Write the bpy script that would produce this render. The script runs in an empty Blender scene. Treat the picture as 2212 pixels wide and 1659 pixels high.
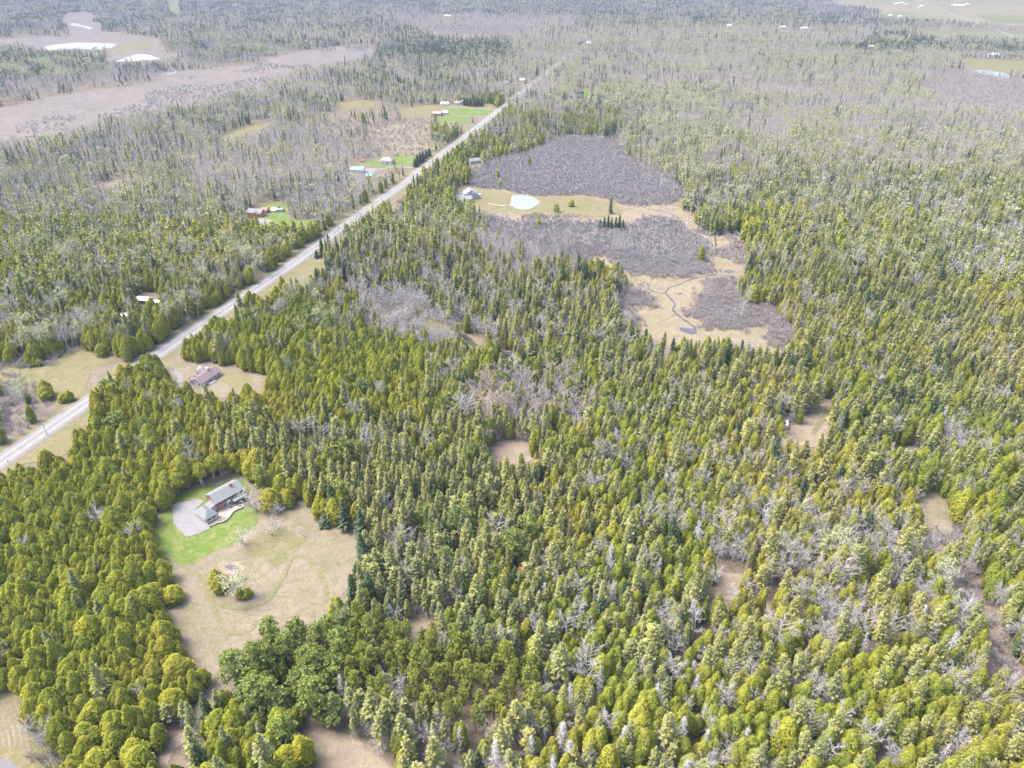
import bpy, math, random
import numpy as np
from mathutils import Vector, Matrix
from mathutils.geometry import tessellate_polygon

scene = bpy.context.scene
col = scene.collection
R = math.radians

# ------------------------------------------------------------------ camera
CAM_H = 210.0                       # metres above the ground
FOC, VW, VH, VHOR = 1587.0, 2212.0, 1659.0, -100.0   # survey units: focal length, frame size, horizon row
PITCH = math.atan((VH/2 - VHOR)/FOC)
SP, CP = math.sin(PITCH), math.cos(PITCH)
cam_d = bpy.data.cameras.new('camera')
cam = bpy.data.objects.new('camera', cam_d); col.objects.link(cam)
cam.location = (0, 0, CAM_H)
cam.rotation_euler = (math.pi/2 - PITCH, 0, 0)
cam_d.sensor_fit = 'HORIZONTAL'; cam_d.sensor_width = 36.0
cam_d.lens = 36.0*FOC/VW
cam_d.clip_start = 1.0; cam_d.clip_end = 30000
scene.camera = cam

# ------------------------------------------------------------------ sky, sun, exposure
SUN_EL, SUN_AZ = R(58), R(-80)      # azimuth from +Y towards +X
w = bpy.data.worlds.new('World'); scene.world = w; w.use_nodes = True
nt = w.node_tree; nt.nodes.clear()
sky = nt.nodes.new('ShaderNodeTexSky'); sky.sky_type = 'NISHITA'; sky.sun_disc = False
sky.sun_elevation = SUN_EL; sky.sun_rotation = SUN_AZ
sky.air_density = 1.0; sky.dust_density = 5.0; sky.ozone_density = 0.6
bg = nt.nodes.new('ShaderNodeBackground'); bg.inputs['Strength'].default_value = 0.15
wo = nt.nodes.new('ShaderNodeOutputWorld')
nt.links.new(sky.outputs[0], bg.inputs[0]); nt.links.new(bg.outputs[0], wo.inputs[0])
sun_d = bpy.data.lights.new('sun', 'SUN'); sun_d.energy = 1.05; sun_d.angle = R(22); sun_d.color = (1.0, 0.955, 0.89)
sun = bpy.data.objects.new('sun', sun_d); col.objects.link(sun)
sdir = Vector((math.sin(SUN_AZ)*math.cos(SUN_EL), math.cos(SUN_AZ)*math.cos(SUN_EL), math.sin(SUN_EL)))
sun.rotation_euler = sdir.to_track_quat('Z', 'Y').to_euler()
sun.location = (0, 0, 400)
vs = scene.view_settings
scene.display_settings.display_device = 'sRGB'
vs.view_transform = 'Standard'; vs.look = 'None'; vs.exposure = 2.15; vs.gamma = 1.0; vs.use_curve_mapping = False
cy = scene.cycles
cy.max_bounces = 5; cy.diffuse_bounces = 3; cy.glossy_bounces = 2; cy.transmission_bounces = 3
cy.transparent_max_bounces = 4; cy.volume_bounces = 0
cy.use_denoising = True; cy.denoiser = 'OPENIMAGEDENOISE'; cy.denoising_input_passes = 'RGB_ALBEDO_NORMAL'; cy.denoising_prefilter = 'NONE'

# ------------------------------------------------------------------ helpers
def at(x, y, z=0.0):
    """ground (or height z) position of a surveyed point given in map units of the aerial survey"""
    u, v = (x - VW/2)/FOC, (y - VH/2)/FOC
    t = (CAM_H - z)/(SP + v*CP)
    return (u*t, (CP - v*SP)*t)
def proj(X, Y, Z):
    dz = Z - CAM_H
    dep = Y*CP - dz*SP
    up = Y*SP + dz*CP
    return VW/2 + FOC*X/dep, VH/2 - FOC*up/dep
def zm(ox, oy, s):
    k = 0.8848/s
    return lambda pts: [(ox*0.8848 + a*k, oy*0.8848 + b*k) for a, b in pts]

def tag(o, label=None, cat=None, group=None, kind=None):
    if label: o['label'] = label
    if cat: o['category'] = cat
    if group: o['group'] = group
    if kind: o['kind'] = kind
    return o
def empty(name, loc, rz=0.0, label=None, cat=None, group=None, parent=None):
    o = bpy.data.objects.new(name, None); o.empty_display_size = 0.5
    o.location = loc; o.rotation_euler = (0, 0, rz); col.objects.link(o)
    if parent: o.parent = parent
    return tag(o, label, cat, group)

class MB:
    """collects shapes into one mesh"""
    def __init__(s): s.v, s.f, s.m = [], [], []
    def add(s, vs_, fs, m=0):
        b = len(s.v); s.v += [tuple(p) for p in vs_]
        s.f += [tuple(i + b for i in q) for q in fs]; s.m += [m]*len(fs)
        return s
    def box(s, x0, x1, y0, y1, z0, z1, m=0):
        return s.add([(x0,y0,z0),(x1,y0,z0),(x1,y1,z0),(x0,y1,z0),(x0,y0,z1),(x1,y0,z1),(x1,y1,z1),(x0,y1,z1)],
                     [(0,3,2,1),(4,5,6,7),(0,1,5,4),(1,2,6,5),(2,3,7,6),(3,0,4,7)], m)
    def tube(s, p, q, r0, r1, n=6, m=0):
        p, q = Vector(p), Vector(q); d = (q - p).normalized()
        a = d.orthogonal().normalized(); b = d.cross(a)
        vs_ = []
        for c, r in ((p, r0), (q, r1)):
            for i in range(n):
                t = 2*math.pi*i/n
                vs_.append(c + a*math.cos(t)*r + b*math.sin(t)*r)
        fs = [(i, (i+1) % n, n + (i+1) % n, n + i) for i in range(n)]
        fs += [tuple(range(n))[::-1], tuple(range(n, 2*n))]
        return s.add(vs_, fs, m)
    def mesh(s, name, mats):
        me = bpy.data.meshes.new(name); me.from_pydata(s.v, [], s.f)
        for mm in (mats if isinstance(mats, (list, tuple)) else [mats]): me.materials.append(mm)
        if any(s.m): me.polygons.foreach_set('material_index', s.m)
        me.update(); return me
    def build(s, name, mats, parent=None):
        o = bpy.data.objects.new(name, s.mesh(name, mats)); col.objects.link(o)
        if parent: o.parent = parent
        return o

# ------------------------------------------------------------------ materials
def nodes(name):
    m = bpy.data.materials.new(name); m.use_nodes = True
    t = m.node_tree; t.nodes.clear()
    o = t.nodes.new('ShaderNodeOutputMaterial')
    return m, t, o
def rgb(c): return (c[0], c[1], c[2], 1.0)
def mixc(t, fac, a, b):
    n = t.nodes.new('ShaderNodeMix'); n.data_type = 'RGBA'
    if isinstance(fac, float): n.inputs[0].default_value = fac
    else: t.links.new(fac, n.inputs[0])
    for k, s in ((6, a), (7, b)):
        if isinstance(s, (tuple, list)): n.inputs[k].default_value = rgb(s)
        else: t.links.new(s, n.inputs[k])
    return n.outputs[2]
def noise(t, scale, detail=3.0, rough=0.55, coord=None, dist=0.0):
    n = t.nodes.new('ShaderNodeTexNoise'); n.inputs['Scale'].default_value = scale
    n.inputs['Detail'].default_value = detail; n.inputs['Roughness'].default_value = rough
    n.inputs['Distortion'].default_value = dist
    if coord is None:
        coord = t.nodes.new('ShaderNodeNewGeometry').outputs['Position']
    t.links.new(coord, n.inputs['Vector'])
    return n.outputs['Fac']
def ramp(t, src, lo, hi):
    n = t.nodes.new('ShaderNodeMapRange'); n.clamp = True
    n.inputs[1].default_value = lo; n.inputs[2].default_value = hi
    t.links.new(src, n.inputs[0]); return n.outputs[0]
def solid(name, c, rough=0.7, c2=None, scale=2.0, spec=0.3, metal=0.0, bump=0.0):
    m, t, o = nodes(name)
    b = t.nodes.new('ShaderNodeBsdfPrincipled')
    b.inputs['Roughness'].default_value = rough; b.inputs['Metallic'].default_value = metal
    b.inputs['Specular IOR Level'].default_value = spec
    c2 = c2 or tuple(k*0.8 for k in c)
    f = noise(t, scale, 4.0)
    t.links.new(mixc(t, ramp(t, f, 0.35, 0.65), c, c2), b.inputs['Base Color'])
    if bump:
        bp = t.nodes.new('ShaderNodeBump'); bp.inputs['Strength'].default_value = bump; bp.inputs['Distance'].default_value = 0.05
        t.links.new(f, bp.inputs['Height']); t.links.new(bp.outputs[0], b.inputs['Normal'])
    t.links.new(b.outputs[0], o.inputs[0])
    return m
def foliage(name, ca, cb, cc, trans=0.25, patch=0.012):
    """leaf colour: differs from tree to tree (random), from stand to stand (broad noise) and spray to spray"""
    m, t, o = nodes(name)
    oi = t.nodes.new('ShaderNodeObjectInfo')
    c = mixc(t, oi.outputs['Random'], ca, cb)
    c = mixc(t, ramp(t, noise(t, patch, 2.0), 0.42, 0.62), c, cc)
    f = noise(t, 0.9, 2.0)
    hsv = t.nodes.new('ShaderNodeHueSaturation')
    t.links.new(c, hsv.inputs['Color'])
    mr = t.nodes.new('ShaderNodeMapRange'); mr.inputs[1].default_value = 0.3; mr.inputs[2].default_value = 0.7
    mr.inputs[3].default_value = 0.78; mr.inputs[4].default_value = 1.22
    t.links.new(f, mr.inputs[0]); t.links.new(mr.outputs[0], hsv.inputs['Value'])
    d = t.nodes.new('ShaderNodeBsdfDiffuse'); tr = t.nodes.new('ShaderNodeBsdfTranslucent')
    t.links.new(hsv.outputs[0], d.inputs[0]); t.links.new(hsv.outputs[0], tr.inputs[0])
    mx = t.nodes.new('ShaderNodeMixShader'); mx.inputs[0].default_value = trans
    t.links.new(d.outputs[0], mx.inputs[1]); t.links.new(tr.outputs[0], mx.inputs[2])
    t.links.new(mx.outputs[0], o.inputs[0])
    return m
def bark(name, ca, cb):
    m, t, o = nodes(name)
    oi = t.nodes.new('ShaderNodeObjectInfo')
    c = mixc(t, oi.outputs['Random'], ca, cb)
    d = t.nodes.new('ShaderNodeBsdfDiffuse'); t.links.new(c, d.inputs[0])
    t.links.new(d.outputs[0], o.inputs[0])
    return m
def ground_mat(name, a, b, c=None, s1=0.08, s2=0.9, lo=0.4, hi=0.6, d=None):
    """soil or turf: a and b in broad patches, c in a second patch pattern, d as fine tufts"""
    m, t, o = nodes(name)
    col_ = mixc(t, ramp(t, noise(t, s1, 5.0, 0.6, dist=0.6), lo, hi), a, b)
    if c: col_ = mixc(t, ramp(t, noise(t, s1*2.7, 6.0, 0.65, dist=1.0), 0.47, 0.66), col_, c)
    fine = noise(t, s2, 4.0, 0.7)
    d = d or tuple(k*0.62 for k in a)
    col_ = mixc(t, ramp(t, fine, 0.5, 0.75), col_, d)
    hsv = t.nodes.new('ShaderNodeHueSaturation'); t.links.new(col_, hsv.inputs['Color'])
    mr = t.nodes.new('ShaderNodeMapRange'); mr.inputs[1].default_value = 0.3; mr.inputs[2].default_value = 0.7
    mr.inputs[3].default_value = 0.82; mr.inputs[4].default_value = 1.2
    t.links.new(noise(t, s2*3.3, 3.0, 0.7), mr.inputs[0]); t.links.new(mr.outputs[0], hsv.inputs['Value'])
    b_ = t.nodes.new('ShaderNodeBsdfDiffuse'); t.links.new(hsv.outputs[0], b_.inputs[0])
    bp = t.nodes.new('ShaderNodeBump'); bp.inputs['Strength'].default_value = 0.6; bp.inputs['Distance'].default_value = 0.25
    t.links.new(fine, bp.inputs['Height']); t.links.new(bp.outputs[0], b_.inputs['Normal'])
    t.links.new(b_.outputs[0], o.inputs[0])
    return m
def water_mat(name, c, ior=1.8, rough=0.06):
    m, t, o = nodes(name)
    b = t.nodes.new('ShaderNodeBsdfPrincipled')
    b.inputs['Base Color'].default_value = rgb(c); b.inputs['Roughness'].default_value = rough
    b.inputs['IOR'].default_value = ior
    bp = t.nodes.new('ShaderNodeBump'); bp.inputs['Strength'].default_value = 0.15; bp.inputs['Distance'].default_value = 0.02
    t.links.new(noise(t, 1.5, 2.0), bp.inputs['Height']); t.links.new(bp.outputs[0], b.inputs['Normal'])
    t.links.new(b.outputs[0], o.inputs[0])
    return m

M = {}
M['cedar']  = foliage('cedar_foliage', (0.285,0.290,0.036), (0.190,0.228,0.038), (0.290,0.280,0.044))
M['gcedar'] = foliage('green_cedar_foliage', (0.285,0.300,0.042), (0.170,0.215,0.042), (0.285,0.282,0.052))
M['spruce'] = foliage('spruce_foliage', (0.305,0.315,0.105), (0.205,0.228,0.100), (0.310,0.305,0.108))
M['fir']    = foliage('fir_foliage', (0.085,0.130,0.062), (0.105,0.145,0.068), (0.095,0.125,0.075))
M['wpine']  = foliage('white_pine_foliage', (0.225,0.270,0.062), (0.165,0.225,0.075), (0.230,0.262,0.062))
M['rpine']  = foliage('red_pine_foliage', (0.270,0.295,0.055), (0.220,0.255,0.058), (0.280,0.285,0.060))
M['bud']    = foliage('new_leaf', (0.40,0.43,0.19), (0.44,0.44,0.26), (0.38,0.40,0.21), 0.35)
M['rust']   = foliage('rust_needle', (0.30,0.13,0.05), (0.26,0.12,0.05), (0.28,0.14,0.06))
M['wood']   = bark('conifer_bark', (0.20,0.17,0.15), (0.26,0.23,0.21))
M['lowtwig']= bark('dead_lower_twig', (0.30,0.285,0.265), (0.37,0.35,0.33))
M['cedarwood'] = bark('cedar_bark', (0.36,0.33,0.31), (0.44,0.41,0.39))
M['birch']  = bark('pale_bark', (0.45,0.42,0.395), (0.37,0.35,0.335))
M['greybark'] = bark('grey_bark', (0.48,0.455,0.44), (0.36,0.34,0.33))
M['redbark'] = bark('red_pine_bark', (0.24,0.165,0.13), (0.28,0.19,0.15))
M['twig']   = bark('grey_twig', (0.370,0.352,0.345), (0.290,0.280,0.280))
M['ptwig']  = bark('tan_twig', (0.40,0.335,0.275), (0.34,0.285,0.25))
M['alder']  = bark('alder_twig', (0.270,0.258,0.258), (0.325,0.308,0.308))
M['ralder'] = bark('red_alder_twig', (0.290,0.250,0.245), (0.315,0.272,0.262))
M['snag']   = bark('grey_dead_wood', (0.46,0.45,0.46), (0.38,0.37,0.38))

M['floor']  = ground_mat('forest_floor', (0.135,0.110,0.085), (0.175,0.145,0.115), (0.120,0.115,0.070), 0.05, 0.6)
M['meadow'] = ground_mat('dry_meadow', (0.185,0.160,0.120), (0.153,0.136,0.096), (0.129,0.129,0.071), 0.05, 0.35, 0.40, 0.66, (0.120,0.098,0.072))
M['lawn']   = ground_mat('lawn_grass', (0.085,0.135,0.028), (0.115,0.148,0.042), (0.175,0.168,0.075), 0.09, 0.8, 0.4, 0.62, (0.065,0.110,0.024))
M['brightlawn'] = ground_mat('bright_lawn_grass', (0.090,0.142,0.039), (0.116,0.148,0.050), (0.150,0.157,0.065), 0.05, 0.8, 0.45, 0.65, (0.069,0.112,0.029))
M['palegrass'] = ground_mat('pale_verge_grass', (0.150,0.138,0.075), (0.125,0.127,0.060), (0.180,0.150,0.100), 0.06, 0.7, 0.4, 0.6)
M['track']  = ground_mat('mown_track', (0.133,0.136,0.062), (0.159,0.146,0.086), None, 0.15, 0.8, 0.35, 0.6)
M['dirt']   = ground_mat('bare_dirt', (0.225,0.185,0.148), (0.180,0.148,0.118), (0.160,0.145,0.095), 0.1, 0.8)
M['marsh']  = ground_mat('marsh_grass', (0.206,0.175,0.125), (0.176,0.153,0.108), (0.138,0.129,0.084), 0.05, 0.45, 0.4, 0.6, (0.120,0.100,0.069))
M['pinkmarsh'] = ground_mat('far_marsh_grass', (0.168,0.142,0.129), (0.142,0.131,0.125), (0.120,0.116,0.103), 0.010, 0.05, 0.4, 0.6, (0.103,0.095,0.090))
M['swampfloor'] = ground_mat('swamp_floor', (0.150,0.130,0.118), (0.170,0.145,0.120), (0.110,0.100,0.092), 0.05, 0.6)
M['field']  = ground_mat('farm_field', (0.219,0.185,0.130), (0.180,0.164,0.110), (0.130,0.150,0.080), 0.004, 0.03)
M['greenfield'] = ground_mat('green_farm_field', (0.120,0.144,0.070), (0.150,0.155,0.089), None, 0.004, 0.03)
M['gravel'] = solid('gravel', (0.200,0.197,0.200), 0.9, (0.169,0.167,0.172), 0.35, 0.1, bump=0.3)
M['asphalt'] = solid('worn_asphalt', (0.167,0.163,0.164), 0.85, (0.144,0.142,0.144), 0.2, 0.2)
M['lane']   = solid('wheel_worn_asphalt', (0.214,0.210,0.210), 0.85, (0.189,0.185,0.187), 0.3, 0.2)
M['shoulder'] = solid('road_shoulder_gravel', (0.180,0.169,0.150), 0.95, (0.144,0.139,0.114), 0.4, 0.1)
M['water']  = water_mat('pond_water', (0.17,0.18,0.19), 1.9)
M['creek']  = water_mat('creek_water', (0.055,0.058,0.06), 1.45)
M['darkwater'] = water_mat('dark_pool_water', (0.06,0.06,0.07), 1.5)
# ------------------------------------------------------------------ the ground and its sheets
def pt_in(poly, x, y):
    px, py = np.asarray(x, float), np.asarray(y, float)
    inside = np.zeros(px.shape, bool)
    n = len(poly)
    for i in range(n):
        x0, y0 = poly[i]; x1, y1 = poly[(i+1) % n]
        if y0 == y1: continue
        c = ((y0 > py) != (y1 > py)) & (px < (x1-x0)*(py-y0)/(y1-y0) + x0)
        inside ^= c
    return inside

def world_poly(poly): return [at(*p) for p in poly]
def ragged(pts, amp, step, seed):
    rs = random.Random(seed); out = []
    n = len(pts)
    for i in range(n):
        a, b = Vector(pts[i]), Vector(pts[(i+1) % n])
        L = (b - a).length; k = max(1, min(60, int(L/step)))
        nrm = Vector((-(b-a).y, (b-a).x)); nrm = nrm.normalized() if L > 0 else nrm
        for j in range(k):
            f = j/k
            e = min(f, 1-f)*2
            off = rs.uniform(-1, 1)*amp + math.sin(f*math.pi)*amp*0.6*rs.choice((-1, 1))*(1 if k > 2 else 0)
            out.append(a + (b-a)*f + nrm*off*(0.4 + 0.6*e))
    return out
ZC=[0]
def lev(level):
    ZC[0] += 1
    return 0.06*level + 0.0005*ZC[0]
def sheet(name, polyV, level, mat, amp=0.4, step=2.0, seed=1, world=False, parent=None):
    pts = polyV if world else world_poly(polyV)
    pts = ragged(pts, amp, step, seed) if amp else [Vector(p) for p in pts]
    z = lev(level)
    v3 = [Vector((p[0], p[1], z)) for p in pts]
    tris = tessellate_polygon([v3])
    c = sum((Vector((p.x, p.y, 0)) for p in v3), Vector())/len(v3)
    me = bpy.data.meshes.new(name)
    fs = []
    for t in tris:
        a, b, d = (v3[i] for i in t)
        cr = (b-a).cross(d-a).z
        fs.append(tuple(t) if cr > 0 else tuple(t)[::-1])
    me.from_pydata([(p.x-c.x, p.y-c.y, p.z) for p in v3], [], fs); me.materials.append(mat); me.update()
    o = bpy.data.objects.new(name, me); o.location = (c.x, c.y, 0); col.objects.link(o)
    if parent is None: o['kind'] = 'structure'
    else: o.parent = parent
    return o
def ribbon(name, ptsW, half, level, mat, seed=0, wob=0.0, parent=None):
    rs = random.Random(seed); L, Rr = [], []
    n = len(ptsW)
    for i, p in enumerate(ptsW):
        a = Vector(ptsW[max(0, i-1)]); b = Vector(ptsW[min(n-1, i+1)])
        d = (b-a).normalized(); nr = Vector((-d.y, d.x))
        h = half[i] if isinstance(half, (list, tuple)) else half
        h *= 1 + rs.uniform(-wob, wob)
        L.append(Vector(p) + nr*h); Rr.append(Vector(p) - nr*h)
    z = lev(level)
    vs_ = [(q.x, q.y, z) for q in L] + [(q.x, q.y, z) for q in Rr]
    fs = [(i, n+i, n+i+1, i+1) for i in range(n-1)]
    mb = MB().add(vs_, fs)
    o = mb.build(name, mat)
    if parent is None: o['kind'] = 'structure'
    else: o.parent = parent
    return o
def smooth_line(pts, step):
    """Catmull-Rom through the points, resampled"""
    P = [Vector(p) for p in pts]; out = []
    for i in range(len(P)-1):
        p0 = P[max(0, i-1)]; p1 = P[i]; p2 = P[i+1]; p3 = P[min(len(P)-1, i+2)]
        k = max(2, int((p2-p1).length/step))
        for j in range(k):
            t = j/k
            out.append(0.5*((2*p1) + (p2-p0)*t + (2*p0-5*p1+4*p2-p3)*t*t + (3*p1-p0-3*p2+p3)*t**3))
    out.append(P[-1]); return out

g = MB().add([(-9000,-600,0),(9000,-600,0),(9000,12000,0),(-9000,12000,0)], [(0,1,2,3)]).build('ground', M['floor'])
g['kind'] = 'structure'

C1 = lambda p: [(a*0.5, b*0.5) for a, b in p]                       # upper left quarter survey
C2 = lambda p: [(1106 + a*0.5, b*0.5) for a, b in p]
Z8 = lambda p: [(1283 + a*0.22, 495.5 + b*0.22) for a, b in p]       # marsh survey
Z4 = lambda p: [(1725.4 + a*0.22, b*0.22) for a, b in p]             # far right survey
HS = zm(400, 1150, 9.217)                                            # brick house survey
Q5 = lambda p: [(a*0.4133, 973.3 + b*0.4133) for a, b in p]
Q6 = lambda p: [(707.8 + a*0.4133, 973.3 + b*0.4133) for a, b in p]
Q7 = lambda p: [(1415.7 + a*0.4133, 973.3 + b*0.4133) for a, b in p]
U1 = lambda p: [(a*0.28, b*0.28) for a, b in p]                      # top left, finer

CLEAR = []; HALF = []       # outlines where no wood grows and that stay open to view
def clearing(name, poly, level, mat, amp=0.5, step=3.0, seed=1, keep=True, half=False):
    (HALF if half else CLEAR).append(poly)
    return sheet(name, poly, level, mat, amp, step, seed)

# the property meadow and its lawn
MEADOW = Q5([(910,210),(1010,160),(1140,130),(1250,105),(1310,140),(1400,215),(1480,285),(1620,295),(1700,375),(1790,405),(1895,390),
             (1880,500),(1860,640),(1825,710),(1745,800),(1725,900),(1560,905),(1400,915),(1330,1000),(1200,1110),(1130,1205),(1090,1260),(1062,1270),
             (1040,1130),(960,1050),(912,960),(890,870),(830,835),(905,795),(940,740),(905,690),(840,620),(830,520),(790,420),(835,345),(895,290)])
clearing('meadow', MEADOW, 1, M['meadow'], 0.6, 3.0, 3)
LAWN = Q5([(905,245),(1000,200),(1140,175),(1270,150),(1300,190),(1280,260),(1300,300),(1345,310),(1350,360),(1330,420),(1270,440),(1240,480),(1160,515),
           (1060,560),(1000,590),(960,600),(900,575),(845,545),(805,450),(820,370),(850,330),(900,290)])
sheet('lawn', LAWN, 2, M['lawn'], 0.8, 1.2, 4)
sheet('lawn', Q5([(1395,420),(1430,400),(1540,430),(1600,470),(1560,520),(1500,560),(1440,540),(1330,560),(1280,540),(1290,480)]), 2, M['palegrass'], 0.8, 2.0, 5)
def mown(name, pts, half, level=3, mat='track', seed=0, wob=0.15):
    return ribbon(name, smooth_line([at(*p) for p in pts], 3.0), half, level, M[mat], seed, wob)
mown('mown_path', Q5([(930,590),(1000,625),(1060,670),(1090,740),(1130,800),(1220,825),(1320,815),(1390,790),(1440,720),(1490,640),(1530,560),(1590,560),(1650,620),(1700,700),(1700,800)]), 0.9, 3, 'track', 7)
mown('mown_path', Q5([(1090,740),(1100,800),(1140,860),(1160,920),(1195,950),(1260,955),(1310,940),(1340,890)]), 0.7, 3, 'track', 8)
sheet('pond', Q5([(1175,606),(1195,598),(1230,602),(1255,598),(1252,614),(1230,628),(1200,622),(1182,616)]), 3, M['darkwater'], 0.25, 1.0, 9)
sheet('rough_patch', Q5([(1130,600),(1170,575),(1260,580),(1290,620),(1260,660),(1180,650)]), 2, M['dirt'], 0.5, 1.5, 10)
sheet('rough_patch', Q5([(1400,545),(1500,545),(1505,575),(1450,610),(1400,590)]), 2, M['palegrass'], 0.5, 1.5, 11)
DRIVE = HS([(170,800),(330,705),(520,690),(820,635),(905,690),(700,890),(930,1150),(1045,1300),(900,1360),(700,1440),(500,1492),(350,1330),(215,1180),(210,950)])
sheet('driveway', DRIVE, 4, M['gravel'], 0.15, 1.5, 12)
CLEAR.append(DRIVE)
PATIO = HS([(1215,985),(1240,900),(1400,815),(1640,735),(1790,740),(1815,800),(1690,860),(1590,905),(1520,1000),(1460,1060),(1380,1135),(1210,1185),(1050,1250),(985,1225),(945,1150)])

# clearings in the woods
clearing('field', [(-90,1530),(0,1496),(52,1472),(46,1548),(79,1562),(107,1574),(140,1620),(140,1720),(-90,1720)], 1, M['palegrass'], 0.4, 2.0, 13)
sheet('pond', [(-60,1634),(-10,1636),(24,1642),(38,1659),(44,1690),(-60,1700)], 2, M['darkwater'], 0.2, 1.0, 14)
for k in range(5):   # old furrows of the field
    mown('furrow', [(-20+k*13, 1520-k*4), (0+k*13, 1570-k*2), (10+k*13, 1615)], 0.45, 2, 'meadow', 30+k)
TRACK = [(440,1478),(436,1506),(431,1548),(398,1590),(366,1617),(352,1650),(345,1690)]
mown('dirt_track', TRACK, 1.7, 2, 'dirt', 15)
CLEAR.append([(445,1478),(445,1510),(440,1552),(405,1598),(374,1622),(362,1700),(335,1700),(342,1650),(356,1610),(390,1582),(420,1545),(427,1500)])
clearing('brown_clearing', [(650,1590),(700,1572),(760,1590),(800,1625),(850,1660),(860,1700),(650,1700),(640,1640)], 1, M['dirt'], 0.5, 2.0, 16, half=True)
ROUND = [(1058,986),(1068,960),(1090,948),(1114,946),(1138,955),(1154,974),(1156,990),(1132,1003),(1082,1004)]
clearing('round_clearing', ROUND, 1, M['dirt'], 0.5, 2.0, 17)
clearing('brown_clearing', [(880,1338),(925,1336),(948,1346),(950,1376),(900,1380),(878,1362)], 1, M['dirt'], 0.4, 2.0, 18, half=True)
clearing('tan_clearing', Q7([(310,625),(380,640),(480,650),(440,720),(450,790),(370,780),(320,840),(260,930),(245,860),(320,740)]), 1, M['dirt'], 0.4, 2.0, 19, half=True)
clearing('tan_clearing', Q7([(560,740),(640,750),(645,860),(620,930),(560,925),(540,860)]), 1, M['dirt'], 0.4, 2.0, 20, half=True)
clearing('tan_clearing', Q7([(1400,225),(1480,222),(1530,270),(1555,360),(1570,470),(1530,480),(1400,460),(1345,380),(1350,290)]), 1, M['meadow'], 0.5, 2.0, 21)
SHRUBSTRIP = Q7([(1545,400),(1600,420),(1620,600),(1700,740),(1760,900),(1830,1010),(1900,1150),(1910,1280),(1820,1260),(1750,1120),(1690,960),(1640,820),(1570,700),(1560,560)])
clearing('shrub_strip_soil', SHRUBSTRIP, 1, M['swampfloor'], 0.5, 2.0, 22, half=True)
TRAIL = [(1766,852),(1806,872),(1800,894),(1794,911),(1792,930),(1782,952),(1770,966),(1730,966),(1698,944),(1688,916),(1708,908),(1722,916),(1736,904),(1754,890),(1772,882),(1772,870)]
clearing('dirt_trail', TRAIL, 1, M['dirt'], 0.3, 2.0, 23)
clearing('brown_clearing', [(1930,966),(1960,962),(1990,975),(1992,994),(1960,996),(1934,984)], 1, M['dirt'], 0.4, 2.0, 24, half=True)
mown('wheel_track', [(1790,876),(1782,900),(1768,918),(1756,940)], 1.4, 2, 'palegrass', 25)

# wetland in the middle
POND = [(1104,426),(1116,419),(1135,421),(1152,426),(1164,434),(1164,440),(1148,451),(1130,454),(1115,451),(1101,443),(1104,434)]
MARSH = C2([(-90,800),(0,830),(120,850),(300,845),(450,860),(480,885),(560,885),(650,876),(720,895),(795,950),(805,1000),(860,1022),(1000,1006),(1000,1050)]) + \
        Z8([(1500,150),(1500,330),(1520,440),(1330,470),(1420,700),(1800,790),(1960,1000),(2000,1180),(1770,1210),(1680,1215),(1500,1140),(1100,1105),(750,1165),(560,1065),(420,1025),(300,900),(200,740),(330,560),(300,440),(100,330)]) + \
        C2([(180,1100),(0,1040),(-120,960)])
clearing('marsh', MARSH, 1, M['marsh'], 0.8, 5.0, 26)
GREYLAWN = [(984,412),(1008,404),(1050,409),(1100,417),(1166,425),(1260,425),(1335,440),(1346,462),(1290,470),(1200,466),(1100,463),(1030,458),(1008,440)]
clearing('lawn', GREYLAWN, 2, M['palegrass'], 0.8, 5.0, 27)
sheet('pond', POND, 4, M['water'], 0.4, 3.0, 28)
sheet('driveway', [(978,411),(999,416),(1003,428),(990,430),(976,425)], 3, M['gravel'], 0.2, 3.0, 29)
mown('gravel_path', [(1030,458),(1060,462),(1095,460),(1112,464)], 1.2, 3, 'gravel', 31)
def creek(pts, half, seed): return ribbon('creek', smooth_line([at(*p) for p in pts], 2.0), half*0.75, 3, M['creek'], seed, 0.45)
creek(Z8([(1185,60),(1195,170),(1130,240),(1120,300),(1170,360),(1200,440),(1050,470),(920,505),(820,550),(740,575),(700,630)]), 0.7, 41)
creek(Z8([(700,630),(760,690),(795,740),(775,790),(830,850),(930,920),(990,965)]), 1.15, 42)
creek(Z8([(530,530),(545,590),(620,622),(700,630)]), 1.1, 43)
creek(Z8([(530,530),(440,500),(360,470)]), 0.5, 44)
creek(Z8([(800,845),(700,890),(620,930)]), 0.35, 45)
creek(C2([(560,890),(600,905),(680,920),(740,960)]), 0.6, 46)
creek(C2([(470,910),(520,900),(560,890),(560,870)]), 0.5, 47)
sheet('marsh_pool', Z8([(845,965),(900,970),(960,985),(985,950),(1010,960),(1010,1020),(960,1030),(900,1015),(850,1000)]), 4, M['creek'], 0.4, 2.0, 48)
sheet('marsh_pool', Z8([(820,625),(870,625),(860,640),(830,640)]), 4, M['creek'], 0.2, 2.0, 49)
sheet('marsh_pool', Z8([(1270,405),(1360,400),(1380,420),(1320,430),(1290,420)]), 4, M['creek'], 0.3, 2.0, 50)
A1 = [(1010,392),(1026,378),(1060,347),(1108,338),(1139,330),(1180,309),(1199,299),(1252,294),(1312,300),(1331,299),(1346,335),(1386,355),(1456,395),(1490,424),(1446,440),(1386,445),(1341,442),(1326,430),(1256,420),(1166,422),(1115,416),(1088,410),(1052,407),(1028,402)]
clearing('swamp', A1, 2, M['swampfloor'], 0.8, 6.0, 51)
sheet('marsh', [(1139,331),(1160,327),(1180,312),(1215,309),(1262,312),(1295,321),(1290,325),(1240,318),(1200,318),(1180,330),(1150,333)], 3, M['marsh'], 0.8, 4.0, 52)
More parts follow.
